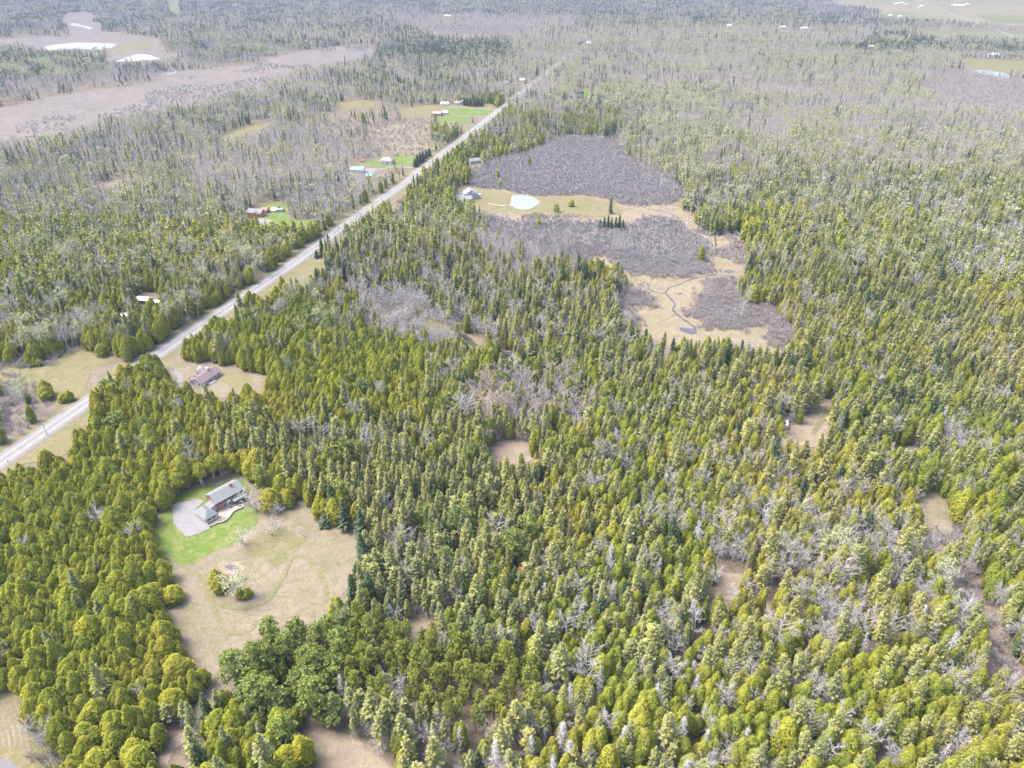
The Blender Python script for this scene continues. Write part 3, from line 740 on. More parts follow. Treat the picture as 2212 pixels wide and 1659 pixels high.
for far in (False, True):
    for k in range(8 if not far else 3):
        rr = np.random.RandomState(100 + k)
        register('cedar', far, *cedar(10+k, 11.0, 5.2 + 0.5*(k % 3), far, 0.05, 1, (1, 2, 3, 2, 1, 3, 2, 1)[k], (0.9, 1, 1, 1, 1.6, 1, 1, 1.2)[k]), None, M['cedar'], M['cedarwood'], None, 11.0, 5)
        register('gcedar', far, *cedar(30+k, 11.5, 4.1 + 0.35*(k % 3), far, 0.05, 1, (1, 2, 1, 3, 1, 1, 2, 1)[k], (1.8, 1, 1.2, 1, 2.4, 1.5, 1, 2.0)[k]), None, M['gcedar'], M['cedarwood'], None, 11.5, 4.3)
        register('spruce', far, *conifer(50+k, 15.5, 4.7 + 0.4*(k % 3), far, 0.28 + 0.10*(k % 3), 1.1, 0.18, 0.05, (0.66, 0.55, 0.72, 0.6, 0.5)[k % 5]), None, M['spruce'], M['lowtwig'], None, 16, 5)
        register('fir', far, *conifer(70+k, 14.0, 4.6 + 0.4*(k % 3), far, 0.03), None, M['fir'], M['wood'], None, 14, 4.6)
        register('wpine', far, *pine(90+k, 15.0, 6.6, far, 0.22, 0.5, 54, 1.0), None, M['wpine'], M['wood'], None, 15, 6.6)
        register('rpine', far, *pine(110+k, 15.0, 3.5, far, 0.46, 0.75, 44, 0.62), None, M['rpine'], M['redbark'], None, 15, 4.4)
        tw, wd, _ = bare(130+k, 13.5, 6.4, far, 0, 0.42, 1, 0.85, thick=0.95, n3n=10); register('bare', far, tw, wd, None, M['twig'], M['greybark'], None, 13, 6)
        tw, wd, _ = bare(150+k, 13.5, 6.2, far, 0, 0.45, 2, 1.1, thick=1.15, n3n=9); register("tan", far, tw, wd, None, M["ptwig"], M["birch"], None, 13.5, 6)
        tw, wd, lf = bare(170+k, 14.0, 6.4, far, 0.55); register('poplar', far, tw, wd, lf, M['twig'], M['greybark'], M['bud'], 14, 6)
        register('alder', far, *shrub(190+k, 2.9, 4.4, far), None, M['alder'], M['alder'], None, 2.9, 4.4)
        register('ralder', far, *shrub(210+k, 2.9, 4.6, far), None, M['ralder'], M['ralder'], None, 2.9, 4.6)
        if not far:
            c, wd = conifer(230+k, 13.0, 3.6, far, 2.0); register('snag', far, c, wd, None, M['snag'], M['snag'], None, 13, 3.6)

# ---- which tree grows where: outlines in survey units, later ones overrule earlier ones
MIXES = [
 ([(-900,-60),(3200,-60),(3200,3000),(-900,3000)], dict(spruce=.45,gcedar=.25,fir=.1,bare=.15,poplar=.05)),
 ([(-900,-60),(3200,-60),(3200,70),(-900,70)], dict(bare=.40,fir=.42,poplar=.18)),
 ([(820,30),(1250,36),(1250,66),(900,66)], dict(bare=.9,fir=.05,poplar=.05)),
 ([(-900,70),(1110,70),(1110,215),(-900,215)], dict(fir=.30,bare=.50,poplar=.12,spruce=.08)),
 ([(860,84),(1100,84),(1100,125),(830,130)], dict(fir=.75,bare=.15,poplar=.1)),
 ([(0,180),(200,170),(430,150),(420,182),(250,205),(0,235)], dict(bare=.9,fir=.1)),
 ([(0,140),(200,130),(200,165),(0,180)], dict(fir=.35,poplar=.45,bare=.2)),
 ([(-900,215),(1000,215),(900,300),(-900,330)], dict(fir=.16,bare=.60,poplar=.12,spruce=.12)),
 ([(-900,320),(900,295),(880,390),(-900,420)], dict(fir=.17,bare=.55,spruce=.20,poplar=.05,tan=.03)),
 ([(-900,390),(860,380),(760,500),(-900,510)], dict(fir=.10,bare=.48,spruce=.28,poplar=.10,tan=.04)),
 ([(380,320),(800,330),(830,420),(700,450),(420,440)], dict(bare=.76,spruce=.10,fir=.08,poplar=.06)),
 ([(-900,490),(740,490),(330,800),(-900,820)], dict(cedar=.42,spruce=.24,bare=.22,poplar=.05,fir=.05,wpine=.02)),
 ([(-900,700),(260,700),(260,800),(-900,830)], dict(cedar=.45,bare=.35,spruce=.1,poplar=.1)),
 ([(1100,60),(3200,60),(3200,330),(1100,330)], dict(bare=.50,poplar=.28,fir=.13,tan=.09)),
 ([(1600,190),(2212,190),(2212,300),(1600,290)], dict(bare=.55,tan=.13,poplar=.24,fir=.08)),
 ([(1880,70),(2400,80),(2400,125),(1880,110)], dict(fir=.5,poplar=.25,bare=.25)),
 ([(1800,5),(1905,25),(1900,40),(1780,40),(1700,10)], dict(bare=.7,fir=.3)),
 ([(1780,105),(1880,95),(2020,88),(2020,110),(1900,120)], dict(fir=.85,poplar=.15)),
 ([(1200,196),(1560,190),(1560,240),(1200,240)], dict(poplar=.55,bare=.25,fir=.2)),
 ([(1030,250),(1350,240),(1350,310),(1200,305),(1040,345)], dict(fir=.25,spruce=.2,gcedar=.15,bare=.25,tan=.15)),
 ([(1330,300),(3200,290),(3200,400),(1400,390)], dict(bare=.44,poplar=.20,spruce=.18,fir=.12,tan=.06)),
 ([(1440,385),(3200,370),(3200,500),(1480,470)], dict(spruce=.36,bare=.25,fir=.22,poplar=.13,gcedar=.04)),
 ([(1500,470),(3200,470),(3200,640),(1560,640)], dict(spruce=.48,fir=.18,bare=.12,gcedar=.17,poplar=.05)),
 ([(2000,450),(3200,440),(3200,620),(2050,620)], dict(spruce=.36,fir=.15,bare=.34,poplar=.1,gcedar=.05)),
 ([(1560,620),(3200,620),(3200,1010),(1300,1010),(1300,780)], dict(spruce=.44,gcedar=.40,fir=.08,bare=.08)),
 ([(900,470),(1060,480),(1130,560),(1330,600),(1330,760),(1000,760),(720,700),(700,560),(800,470)], dict(spruce=.48,gcedar=.17,bare=.22,fir=.10,tan=.03)),
 ([(800,430),(1000,430),(1000,480),(800,480)], dict(spruce=.45,fir=.2,gcedar=.2,bare=.15)),
 ([(880,380),(1010,360),(1020,400),(990,430),(960,470),(860,470)], dict(gcedar=.4,spruce=.3,fir=.3)),
 ([(930,350),(1000,310),(1130,295),(1150,320),(1060,345),(1000,370)], dict(gcedar=.5,fir=.3,bare=.2)),
 ([(1050,500),(1200,560),(1230,600),(1120,620),(1020,560)], dict(bare=.75,spruce=.15,tan=.1)),
 ([(1200,560),(1310,560),(1340,600),(1330,650),(1230,640)], dict(gcedar=.7,fir=.25,spruce=.05)),
 ([(1560,480),(1640,470),(1660,560),(1590,560)], dict(gcedar=.65,fir=.25,spruce=.1)),
 ([(770,650),(880,660),(1060,740),(1050,790),(990,800),(860,760),(760,740)], dict(bare=.9,spruce=.05,tan=.05)),
 ([(330,720),(720,700),(1000,800),(1010,960),(640,1010),(0,1060),(0,1000),(230,870)], dict(cedar=.93,spruce=.05,wpine=.01,bare=.01)),
 ([(520,640),(760,640),(780,740),(520,740)], dict(cedar=.62,spruce=.14,bare=.16,poplar=.05,wpine=.03)),
 ([(960,760),(1330,760),(1400,960),(1000,980),(900,900)], dict(gcedar=.44,spruce=.40,bare=.08,fir=.05,wpine=.03)),
 ([(1000,850),(1230,830),(1290,930),(1240,960),(1100,940),(1000,960)], dict(tan=.45,bare=.33,gcedar=.14,spruce=.08)),
 ([(480,930),(1420,930),(1420,1720),(480,1720)], dict(spruce=.55,gcedar=.30,wpine=.04,fir=.04,bare=.05,snag=.02)),
 ([(700,1050),(1000,1050),(1000,1350),(740,1330)], dict(spruce=.74,wpine=.09,fir=.07,bare=.06,gcedar=.04)),
 ([(1300,950),(3200,950),(3200,1500),(1150,1500)], dict(gcedar=.45,spruce=.37,bare=.13,fir=.02,snag=.03)),
 ([(1540,1180),(2080,1180),(2100,1440),(1500,1440)], dict(gcedar=.32,spruce=.38,bare=.24,poplar=.02,snag=.04)),
 ([(1300,1480),(3200,1480),(3200,1800),(1250,1800)], dict(gcedar=.66,spruce=.24,bare=.07,snag=.03)),
 ([(2080,1000),(3200,980),(3200,1500),(2130,1300)], dict(gcedar=.62,spruce=.33,bare=.05)),
 ([(-900,1000),(380,1000),(380,1290),(440,1480),(430,1800),(-900,1800)], dict(cedar=.955,spruce=.03,bare=.015)),
 ([(380,1010),(640,1000),(700,1090),(600,1090),(380,1070)], dict(cedar=.85,bare=.05,spruce=.1)),
 ([(640,1020),(740,1060),(760,1150),(640,1100)], dict(spruce=.6,cedar=.3,fir=.1)),
 ([(720,1150),(800,1120),(800,1340),(715,1345)], dict(fir=.45,spruce=.45,wpine=.1)),
 ([(700,1480),(1250,1480),(1200,1800),(660,1800)], dict(spruce=.62,snag=.10,bare=.10,gcedar=.14,fir=.04)),
 ([(440,1480),(690,1520),(690,1720),(360,1800),(380,1620)], dict(cedar=.55,spruce=.33,wpine=.08,fir=.04)),
 ([(480,1430),(560,1330),(640,1335),(735,1345),(745,1500),(700,1580),(600,1580),(500,1540),(455,1520)], dict(wpine=.97,bare=.03)),
 ([(745,1365),(800,1352),(880,1395),(1000,1415),(1130,1450),(1170,1500),(1160,1580),(1000,1590),(910,1560),(820,1540),(745,1510)], dict(rpine=.96,bare=.02,spruce=.02)),
]
DENS = [   # thinner growth: outline, share kept
 ([(-900,770),(280,770),(150,900),(-60,1040),(-900,1100)], 0.22),
 ([(380,320),(800,330),(830,420),(700,450),(420,440)], 0.8),
 ([(560,380),(780,400),(760,460),(620,450)], 0.55),
 ([(700,260),(930,256),(940,330),(800,345),(700,310)], 0.3),
 ([(600,270),(800,220),(900,225),(900,262),(700,300)], 0.45),
 ([(1000,850),(1230,830),(1290,930),(1240,960),(1100,940),(1000,960)], 0.65),
 ([(700,1480),(1250,1480),(1200,1800),(660,1800)], 0.8),
 ([(1540,1180),(2080,1180),(2100,1440),(1500,1440)], 0.85),
 ([(700,600),(760,600),(860,700),(760,760),(700,720)], 0.6),
]
BUILT = []      # (x, y, radius) of buildings, so that nothing grows through them
# ------------------------------------------------------------------ buildings
M['brick'] = solid('red_brick', (0.36,0.165,0.115), 0.85, (0.29,0.135,0.10), 6.0, 0.2)
M['shingle'] = solid('grey_shingle', (0.165,0.173,0.178), 0.9, (0.168,0.177,0.183), 1.2, 0.15, bump=0.2)
M['greenshingle'] = solid('grey_green_shingle', (0.180,0.201,0.192), 0.9, (0.156,0.177,0.168), 1.5, 0.15)
M['maroon'] = solid('maroon_shingle', (0.160,0.128,0.134), 0.9, (0.135,0.108,0.113), 1.5, 0.15)
M['tanroof'] = solid('tan_shingle', (0.299,0.254,0.240), 0.9, (0.260,0.221,0.215), 1.0, 0.15)
M['greyroof'] = solid('dark_grey_shingle', (0.223,0.229,0.236), 0.9, (0.186,0.192,0.198), 1.0, 0.15)
M['teal'] = solid('teal_metal_roof', (0.154,0.392,0.378), 0.45, (0.126,0.350,0.336), 0.6, 0.5)
M['tinroof'] = solid('bright_tin_roof', (0.615,0.622,0.637), 0.5, (0.555,0.562,0.585), 0.8, 0.4)
M['white'] = solid('white_paint', (0.530,0.524,0.510), 0.6, (0.476,0.469,0.456), 1.0, 0.3)
M['siding'] = solid('pale_grey_siding', (0.360,0.360,0.360), 0.7, (0.312,0.312,0.318), 2.0, 0.2)
M['log'] = solid('golden_log', (0.390,0.225,0.098), 0.7, (0.330,0.188,0.083), 3.0, 0.2)
M['redroof'] = solid('red_metal_roof', (0.350,0.091,0.056), 0.5, (0.294,0.077,0.049), 1.0, 0.4)
M['orange'] = solid('orange_stained_wood', (0.385,0.154,0.056), 0.7, (0.322,0.126,0.049), 3.0, 0.2)
M['darkwood'] = solid('dark_wood', (0.13,0.10,0.085), 0.8, (0.10,0.08,0.07), 3.0, 0.2)
M['greywood'] = solid('weathered_pole_wood', (0.34,0.30,0.27), 0.9, (0.28,0.25,0.23), 4.0, 0.1)
M['glass'] = solid('window_glass', (0.05,0.06,0.07), 0.12, (0.06,0.07,0.08), 1.0, 0.6)
M['stone'] = solid('pale_stone', (0.338,0.312,0.293), 0.9, (0.273,0.254,0.240), 2.5, 0.1)
M['paving'] = solid('pinkish_paving', (0.305,0.260,0.234), 0.9, (0.260,0.227,0.208), 1.5, 0.1)
M['black'] = solid('black_plastic', (0.03,0.03,0.035), 0.5, (0.04,0.04,0.045), 2.0, 0.4)
M['carwhite'] = solid('white_car_paint', (0.600,0.600,0.608), 0.25, (0.578,0.578,0.585), 1.0, 0.5)
M['rubber'] = solid('tyre_rubber', (0.03,0.03,0.03), 0.9, (0.04,0.04,0.04), 5.0, 0.1)
M['metal'] = solid('grey_metal', (0.55,0.56,0.58), 0.4, (0.48,0.49,0.5), 2.0, 0.5)
M['yellow'] = solid('yellow_panel', (0.62,0.50,0.12), 0.6, (0.55,0.45,0.10), 2.0, 0.3)

def walls(parent, x0, x1, y0, y1, h, rise, mat, axis='x', z0=-0.2, name='wall'):
    mb = MB()
    if axis == 'x':
        ym = (y0+y1)/2
        v = [(x0,y0,z0),(x1,y0,z0),(x1,y1,z0),(x0,y1,z0),(x0,y0,h),(x1,y0,h),(x1,y1,h),(x0,y1,h),(x0,ym,h+rise),(x1,ym,h+rise)]
        f = [(0,3,2,1),(0,1,5,4),(2,3,7,6),(3,0,4,8,7),(1,2,6,9,5),(4,5,9,8),(6,7,8,9)]
    else:
        xm = (x0+x1)/2
        v = [(x0,y0,z0),(x1,y0,z0),(x1,y1,z0),(x0,y1,z0),(x0,y0,h),(x1,y0,h),(x1,y1,h),(x0,y1,h),(xm,y0,h+rise),(xm,y1,h+rise)]
        f = [(0,3,2,1),(1,2,6,5),(3,0,4,7),(0,1,5,8,4),(2,3,7,9,6),(5,6,9,8),(7,4,8,9)]
    return mb.add(v, f).build(name, mat, parent)
def roof(parent, x0, x1, y0, y1, h, rise, mat, axis='x', over=0.4, t=0.18, hip=0.0, name='roof'):
    """gable (hip=0) or hipped roof as a closed solid standing just above the walls"""
    zz = 0.03
    W2 = ((y1-y0) if axis == 'x' else (x1-x0))/2
    e = h - rise*over/W2 + zz
    mb = MB()
    if axis == 'x':
        a0, a1, b0, b1 = x0-over, x1+over, y0-over, y1+over; bm = (b0+b1)/2
        r0, r1 = (a0 + hip, a1 - hip)
        P = [(a0,b0,e),(a1,b0,e),(a1,b1,e),(a0,b1,e),(r0,bm,h+rise+zz),(r1,bm,h+rise+zz)]
    else:
        a0, a1, b0, b1 = x0-over, x1+over, y0-over, y1+over; am = (a0+a1)/2
        r0, r1 = (b0 + hip, b1 - hip)
        P = [(a1,b0,e),(a1,b1,e),(a0,b1,e),(a0,b0,e),(am,r0,h+rise+zz),(am,r1,h+rise+zz)]
    n = len(P)
    v = P + [(p[0], p[1], p[2]+t) for p in P]
    f = [(n+0,n+1,n+5,n+4),(n+2,n+3,n+4,n+5),(n+3,n+0,n+4),(n+1,n+2,n+5),(1,0,4,5),(3,2,5,4),(0,3,4),(2,1,5),
         (0,1,n+1,n+0),(1,2,n+2,n+1),(2,3,n+3,n+2),(3,0,n+0,n+3)]
    if not hip:   # open gable ends: the sloped edges carry the thickness
        f = [(n+0,n+1,n+5,n+4),(n+2,n+3,n+4,n+5),(1,0,4,5),(3,2,5,4),(0,1,n+1,n+0),(2,3,n+3,n+2),
             (0,n+0,n+4,4),(n+3,3,4,n+4),(n+1,1,5,n+5),(2,n+2,n+5,5)]
    return mb.add(v, f).build(name, mat, parent)
def window(parent, c, w, h, n, frame='white', name='window', fr=0.1, glass='glass'):
    """frame of four bars with a pane; c centre on the wall face, n outward axis '-y','+y','-x','+x'"""
    s = -1 if n[0] == '-' else 1; ax = n[1]
    o = empty_part = None
    mb = MB(); d0, d1 = (0.0, 0.08)
    def bx(u0, u1, z0, z1, m, e0=d0, e1=d1):
        if ax == 'y':
            y0, y1 = sorted((c[1]+s*e0, c[1]+s*e1)); m.box(c[0]+u0, c[0]+u1, y0, y1, c[2]+z0, c[2]+z1)
        else:
            x0, x1 = sorted((c[0]+s*e0, c[0]+s*e1)); m.box(x0, x1, c[1]+u0, c[1]+u1, c[2]+z0, c[2]+z1)
    bx(-w/2, w/2, -h/2, -h/2+fr, mb); bx(-w/2, w/2, h/2-fr, h/2, mb)
    bx(-w/2, -w/2+fr, -h/2+fr, h/2-fr, mb); bx(w/2-fr, w/2, -h/2+fr, h/2-fr, mb)
    f = mb.build(name, M[frame], parent)
    mp = MB(); bx(-w/2+fr, w/2-fr, -h/2+fr, h/2-fr, mp, 0.01, 0.04); mp.build('pane', M[glass], f)
    return f
def door(parent, c, w, h, n, mat='white', name='door'):
    s = -1 if n[0] == '-' else 1; ax = n[1]; mb = MB()
    def bx(u0, u1, z0, z1, e0, e1, m):
        if ax == 'y':
            y0, y1 = sorted((c[1]+s*e0, c[1]+s*e1)); m.box(c[0]+u0, c[0]+u1, y0, y1, z0, z1)
        else:
            x0, x1 = sorted((c[0]+s*e0, c[0]+s*e1)); m.box(x0, x1, c[1]+u0, c[1]+u1, z0, z1)
    bx(-w/2, w/2, 0.02, h, 0, 0.07, mb); o = mb.build(name, M[mat], parent)
    mh = MB(); bx(w/2-0.2, w/2-0.12, 1.0, 1.08, 0.071, 0.13, mh); mh.build('handle', M['black'], o)
    return o

# --- the brick house
bh = empty('brick_house', (-128.2, 248.6, 0), R(50), 'two-storey red brick house with grey roof and attached garage beside the gravel driveway', 'house')
walls(bh, 0, 13.2, 0, 8.6, 4.6, 2.2, M['brick'])
rf = roof(bh, 0, 13.2, 0, 8.6, 4.6, 2.2, M['shingle'], over=0.5)
MB().box(9.0, 10.1, 3.0, 3.9, 5.2, 7.9).box(8.95, 10.15, 2.95, 3.95, 7.9, 8.05).build('chimney', M['brick'], rf)
MB().tube((4.4, 3.6, 6.3), (4.4, 3.6, 7.1), 0.14, 0.14, 8).build('vent_pipe', M['metal'], rf)
MB().tube((8.2, 3.7, 6.3), (8.2, 3.7, 7.0), 0.10, 0.10, 8).build('vent_pipe', M['metal'], rf)
for x in (1.5, 4.0, 6.0, 9.0, 11.6):
    window(bh, (x, 0, 3.55), 1.15, 1.15, '-y')
    for sx in (-0.78, 0.78): MB().box(x+sx-0.16, x+sx+0.16, -0.05, 0.0, 2.97, 4.13).build('shutter', M['black'], bh)
for x, ww in ((1.9, 0.9), (3.5, 1.3)): window(bh, (x, 0, 1.35), ww, 1.1, '-y')
for y in (2.2, 6.2): window(bh, (13.2, y, 3.5), 1.1, 1.15, '+x')
for x in (2, 5, 8, 11): window(bh, (x, 8.6, 3.4), 1.1, 1.15, '+y')
mb = MB()   # bay window
bay = [(4.5,0),(4.9,-0.95),(6.2,-0.95),(6.6,0)]
v = [(x,y,0) for x,y in bay] + [(x,y,2.5) for x,y in bay] + [(5.0,0,3.05),(6.1,0,3.05)]
mb.add(v, [(0,1,5,4),(1,2,6,5),(2,3,7,6),(4,5,8),(5,6,9,8),(6,7,9)])
by = mb.build('bay_window', M['white'], bh)
for k in range(3): MB().box(4.98+k*0.4, 5.30+k*0.4, -1.0, -0.955, 0.8, 2.2).build('pane', M['glass'], by)
# porch
pr = MB().add([(6.6,-2.9,2.55),(12.9,-2.9,2.55),(12.9,-0.02,3.0),(6.6,-0.02,3.0),(6.6,-2.9,2.7),(12.9,-2.9,2.7),(12.9,-0.02,3.15),(6.6,-0.02,3.15)],
   [(0,3,2,1),(4,5,6,7),(0,1,5,4),(1,2,6,5),(2,3,7,6),(3,0,4,7)]).build('porch_roof', M['greenshingle'], bh)
for x in (6.8, 9.7, 12.7): MB().box(x-0.09, x+0.09, -2.75, -2.57, 0, 2.56).build('porch_post', M['redroof'], bh)
door(bh, (9.2, 0, 0), 1.7, 2.1, '-y', 'white')
window(bh, (11.4, 0, 1.3), 1.4, 1.2, '-y')
# garage wing and link
walls(bh, -7.9, -2.5, -3.8, 5.2, 2.55, 0.01, M['white'], 'y', name='garage_wall')
gr = roof(bh, -7.9, -2.5, -3.8, 5.2, 2.55, 1.9, M['shingle'], 'y', over=0.4, hip=2.9, name='garage_roof')
walls(bh, -2.5, -0.02, 0.6, 5.0, 2.5, 0.01, M['white'], 'x', name='link_wall')
MB().add([(-3.4,0.3,2.75),(0.0,0.3,3.6),(0.0,5.3,3.6),(-3.4,5.3,2.75),(-3.4,0.3,2.9),(0.0,0.3,3.75),(0.0,5.3,3.75),(-3.4,5.3,2.9)],
   [(0,3,2,1),(4,5,6,7),(0,1,5,4),(1,2,6,5),(2,3,7,6),(3,0,4,7)]).build('link_roof', M['shingle'], bh)
window(bh, (-6.4, -3.8, 1.6), 1.5, 0.8, '-y', 'black'); window(bh, (-3.9, -3.8, 1.6), 1.5, 0.8, '-y', 'black')
for y in (-1.9, 1.2, 4.0): door(bh, (-7.9, y, 0), 2.5 if y < 4 else 1.0, 2.1, '-x', 'siding', 'garage_door')
door(bh, (-1.2, 0.6, 0), 0.95, 2.05, '-y')
window(bh, (-2.5, -1.2, 1.4), 0.9, 1.0, '+x')
BUILT += [(-128, 249, 8), (-122, 256, 8), (-133, 244, 7)]

pt = sheet('patio', PATIO, 5, M['paving'], 0.08, 1.0, 110); pt['kind'] = 'structure'
# garden bed and its low stone wall, stone by stone
gw = empty('garden_wall', (*at(*HS([(1210,1188)])[0]), 0), 0, 'low curving pale stone wall round the patio garden of the brick house', 'wall')
gl = smooth_line([at(*p) for p in HS([(968,1190),(985,1232),(1040,1262),(1120,1235),(1210,1190),(1300,1168),(1380,1140),(1460,1075),(1510,1010),(1560,940),(1640,890),(1740,850),(1815,805)])], 0.75)
rs = random.Random(5)
for i in range(len(gl)-1):
    a, b = gl[i], gl[i+1]; c = (a+b)/2; d = (b-a); L = d.length/2*0.94; hh = rs.uniform(0.42, 0.55)
    o = MB().box(-L, L, -0.2, 0.2, -0.05, hh).build('stone', M['stone'], gw)
    o.location = (c.x - gw.location.x, c.y - gw.location.y, 0.3); o.rotation_euler = (0, 0, math.atan2(d.y, d.x) + rs.uniform(-.08, .08))
sheet('garden_bed', HS([(985,1215),(1060,1160),(1210,1090),(1350,1040),(1440,1060),(1370,1125),(1210,1175),(1050,1240)]), 6, M['swampfloor'], 0.15, 1.0, 111)
st = empty('stepping_path', (*at(*HS([(1240,1060)])[0]), 0), R(50), 'row of pale stone steps through the garden bed in front of the garage', 'path')
for k in range(9):
    o = MB().box(-0.3, 0.3, -0.22, 0.22, 0, 0.06).build('stone', M['stone'], st); o.location = ((k-4)*0.62, 0.15*math.sin(k), 0.42)

def chair(loc, rz, mat, label, group=None):
    t = empty('patio_chair', loc, rz, label, 'chair', group)
    MB().box(-0.3, 0.3, -0.3, 0.3, 0.38, 0.45).build('seat', mat, t)
    MB().box(-0.3, 0.3, 0.26, 0.33, 0.45, 0.95).build('backrest', mat, t)
    for x in (-0.26, 0.26):
        for y in (-0.26, 0.26): MB().box(x-0.03, x+0.03, y-0.03, y+0.03, 0, 0.38).build('leg', mat, t)
ZP = 0.36
p = at(*HS([(1505,775)])[0]); chair((*p, ZP), R(50), M['white'], 'white patio chair nearer the garage in front of the bay window')
p = at(*HS([(1550,755)])[0]); chair((*p, ZP), R(60), M['white'], 'white patio chair nearer the porch in front of the bay window')
t = empty('patio_bench', (*at(*HS([(1530,835)])[0]), ZP), R(52), 'small black bench on the pink patio of the brick house', 'bench')
MB().box(-0.65, 0.65, -0.22, 0.22, 0.36, 0.44).build('seat', M['black'], t)
for x in (-0.55, 0.55): MB().box(x-0.04, x+0.04, -0.2, 0.2, 0, 0.36).build('leg', M['black'], t)
t = empty('fire_pit', (*at(*HS([(1725,800)])[0]), ZP), 0, 'round dark fire pit at the edge of the patio', 'fire pit')
mb = MB()
for k in range(10):
    a0, a1 = k*math.pi/5, (k+1)*math.pi/5
    v = [(math.cos(q)*r_, math.sin(q)*r_, z_) for z_ in (0, 0.38) for q, r_ in ((a0, .58), (a1, .58), (a1, .42), (a0, .42))]
    mb.add(v, [(0,3,2,1),(4,5,6,7),(0,1,5,4),(2,3,7,6)])
mb.build('rim', M['stone'], t); MB().tube((0,0,0.02),(0,0,0.16),0.41,0.41,10).build('ash_bowl', M['black'], t)
t = empty('picnic_table', (*at(*HS([(1770,660)])[0]), ZP), R(20), 'dark wooden table with benches under the porch roof end', 'table')
MB().box(-0.9, 0.9, -0.4, 0.4, 0.7, 0.76).build('table_top', M['darkwood'], t)
for s in (-1, 1):
    MB().box(-0.9, 0.9, s*0.75-0.14, s*0.75+0.14, 0.42, 0.47).build('seat', M['darkwood'], t)
    MB().box(s*0.6-0.05, s*0.6+0.05, -0.75, 0.75, 0, 0.7).build('leg', M['darkwood'], t)

# outhouse
oh = empty('outhouse', (*at(*[(722.5, 1135.5)][0]), 0), R(35), 'tiny orange wooden outhouse with a red roof beside the dark spruce', 'outhouse')
walls(oh, -0.8, 0.8, -0.8, 0.8, 2.2, 0.6, M['orange']); roof(oh, -0.8, 0.8, -0.8, 0.8, 2.2, 0.6, M['redroof'], over=0.2, t=0.08)
door(oh, (0, -0.8, 0), 0.75, 1.85, '-y', 'darkwood')
BUILT.append((*at(722, 1135), 4))
# white bench lying in the meadow
t = empty('garden_bench', (*at(690, 1136.5), 0.08), R(70), 'white bench beside the small bare sapling in the meadow', 'bench')
MB().box(-0.9, 0.9, -0.25, 0.25, 0.42, 0.5).build('seat', M['white'], t); MB().box(-0.9, 0.9, 0.22, 0.3, 0.5, 1.0).build('backrest', M['white'], t)
for x in (-0.7, 0.7): MB().box(x-0.05, x+0.05, -0.22, 0.22, 0, 0.42).build('leg', M['white'], t)

# --- poles and road furniture
def pole(p, h, label, arm=True, rz=0.3, light=False):
    t = empty('utility_pole', (*p, 0), rz, label, 'pole', 'wooden utility poles')
    MB().tube((0,0,-0.3),(0,0,h),0.16,0.11,8).build('post', M['greywood'], t)
    if arm: MB().box(-1.1, 1.1, -0.06, 0.06, h-0.7, h-0.56).build('crossarm', M['greywood'], t)
    MB().tube((0.3,0,h-2.2),(0.3,0,h-1.2),0.24,0.24,8).build('transformer', M['metal'], t)
    for x in (-1.0, 0, 1.0) if arm else (0,): MB().tube((x,0,h-0.56 if arm else h),(x,0,h-0.36 if arm else h+.2),0.05,0.04,6).build('insulator', M['white'], t)
pole(at(*HS([(575,385)])[0]), 8.5, 'utility pole with grey transformer on the lawn behind the brick house', False, 0.2)
pole(at(102.3, 941.5), 8.5, 'utility pole beside the road, nearest to the left edge of the picture')
pole(at(514.4, 657), 8.0, 'utility pole beside the road, across from the dirt lane with white roofs')
pole(at(242, 846), 8.0, 'utility pole half hidden by cedars on the near side of the road')
sg = empty('road_sign', (*at(541, 646), 0), R(20), 'blank white road sign board on two posts by the road', 'sign')
MB().box(-1.0, 1.0, -0.04, 0.04, 1.4, 2.9).build('board', M['white'], sg)
for x in (-0.7, 0.7): MB().box(x-0.06, x+0.06, 0.045, 0.16, -0.2, 2.7).build('post', M['white'], sg)
mbx = empty('mailbox', (*at(18.5, 1000.5), 0), R(20), 'small dark mailbox on a post at the road edge lower left', 'mailbox')
MB().box(-0.06, 0.06, -0.06, 0.06, -0.2, 1.1).build('post', M['greywood'], mbx)
MB().box(-0.2, 0.2, -0.35, 0.35, 1.1, 1.45).build('box', M['black'], mbx)
# the van on the road
def van(p, rz, label):
    t = empty('van', (*p, 0.5), rz, label, 'van')
    prof = [(-2.6,0.35),(2.5,0.35),(2.6,0.95),(1.75,1.15),(1.1,1.95),(-2.5,2.0),(-2.62,1.0)]
    mb = MB(); n = len(prof); v = [(x,-0.95,z) for x,z in prof] + [(x,0.95,z) for x,z in prof]
    mb.add(v, [tuple(range(n)), tuple(range(2*n-1, n-1, -1))] + [(i, n+i, n+(i+1) % n, (i+1) % n) for i in range(n)])
    mb.build('body', M['carwhite'], t)
    MB().add([(1.72,-0.8,1.2),(1.72,0.8,1.2),(1.2,0.8,1.85),(1.2,-0.8,1.85)], [(0,1,2,3)]).build('windscreen', M['glass'], t)
    for s in (-1, 1):
        MB().box(-1.9, 0.9, s*0.965-0.01, s*0.965+0.01, 1.25, 1.75).build('side_window', M['glass'], t)
        MB().box(2.52, 2.62, s*0.7-0.15, s*0.7+0.15, 0.7, 0.9).build('headlight', M['metal'], t)
        for x in (-1.7, 1.6):
            wl = MB().tube((x, s*0.80, 0.0), (x, s*0.99, 0.0), 0.34, 0.34, 14).build('wheel', M['rubber'], t)
            MB().tube((x, s*0.985, 0.0), (x, s*1.01, 0.0), 0.18, 0.18, 10).build('rim', M['metal'], wl)
            wl.location.z = 0.34
i = int(np.argmin(np.hypot(RWn[:,0]+55, RWn[:,1]-1040))); d = RW[i+1]-RW[i]
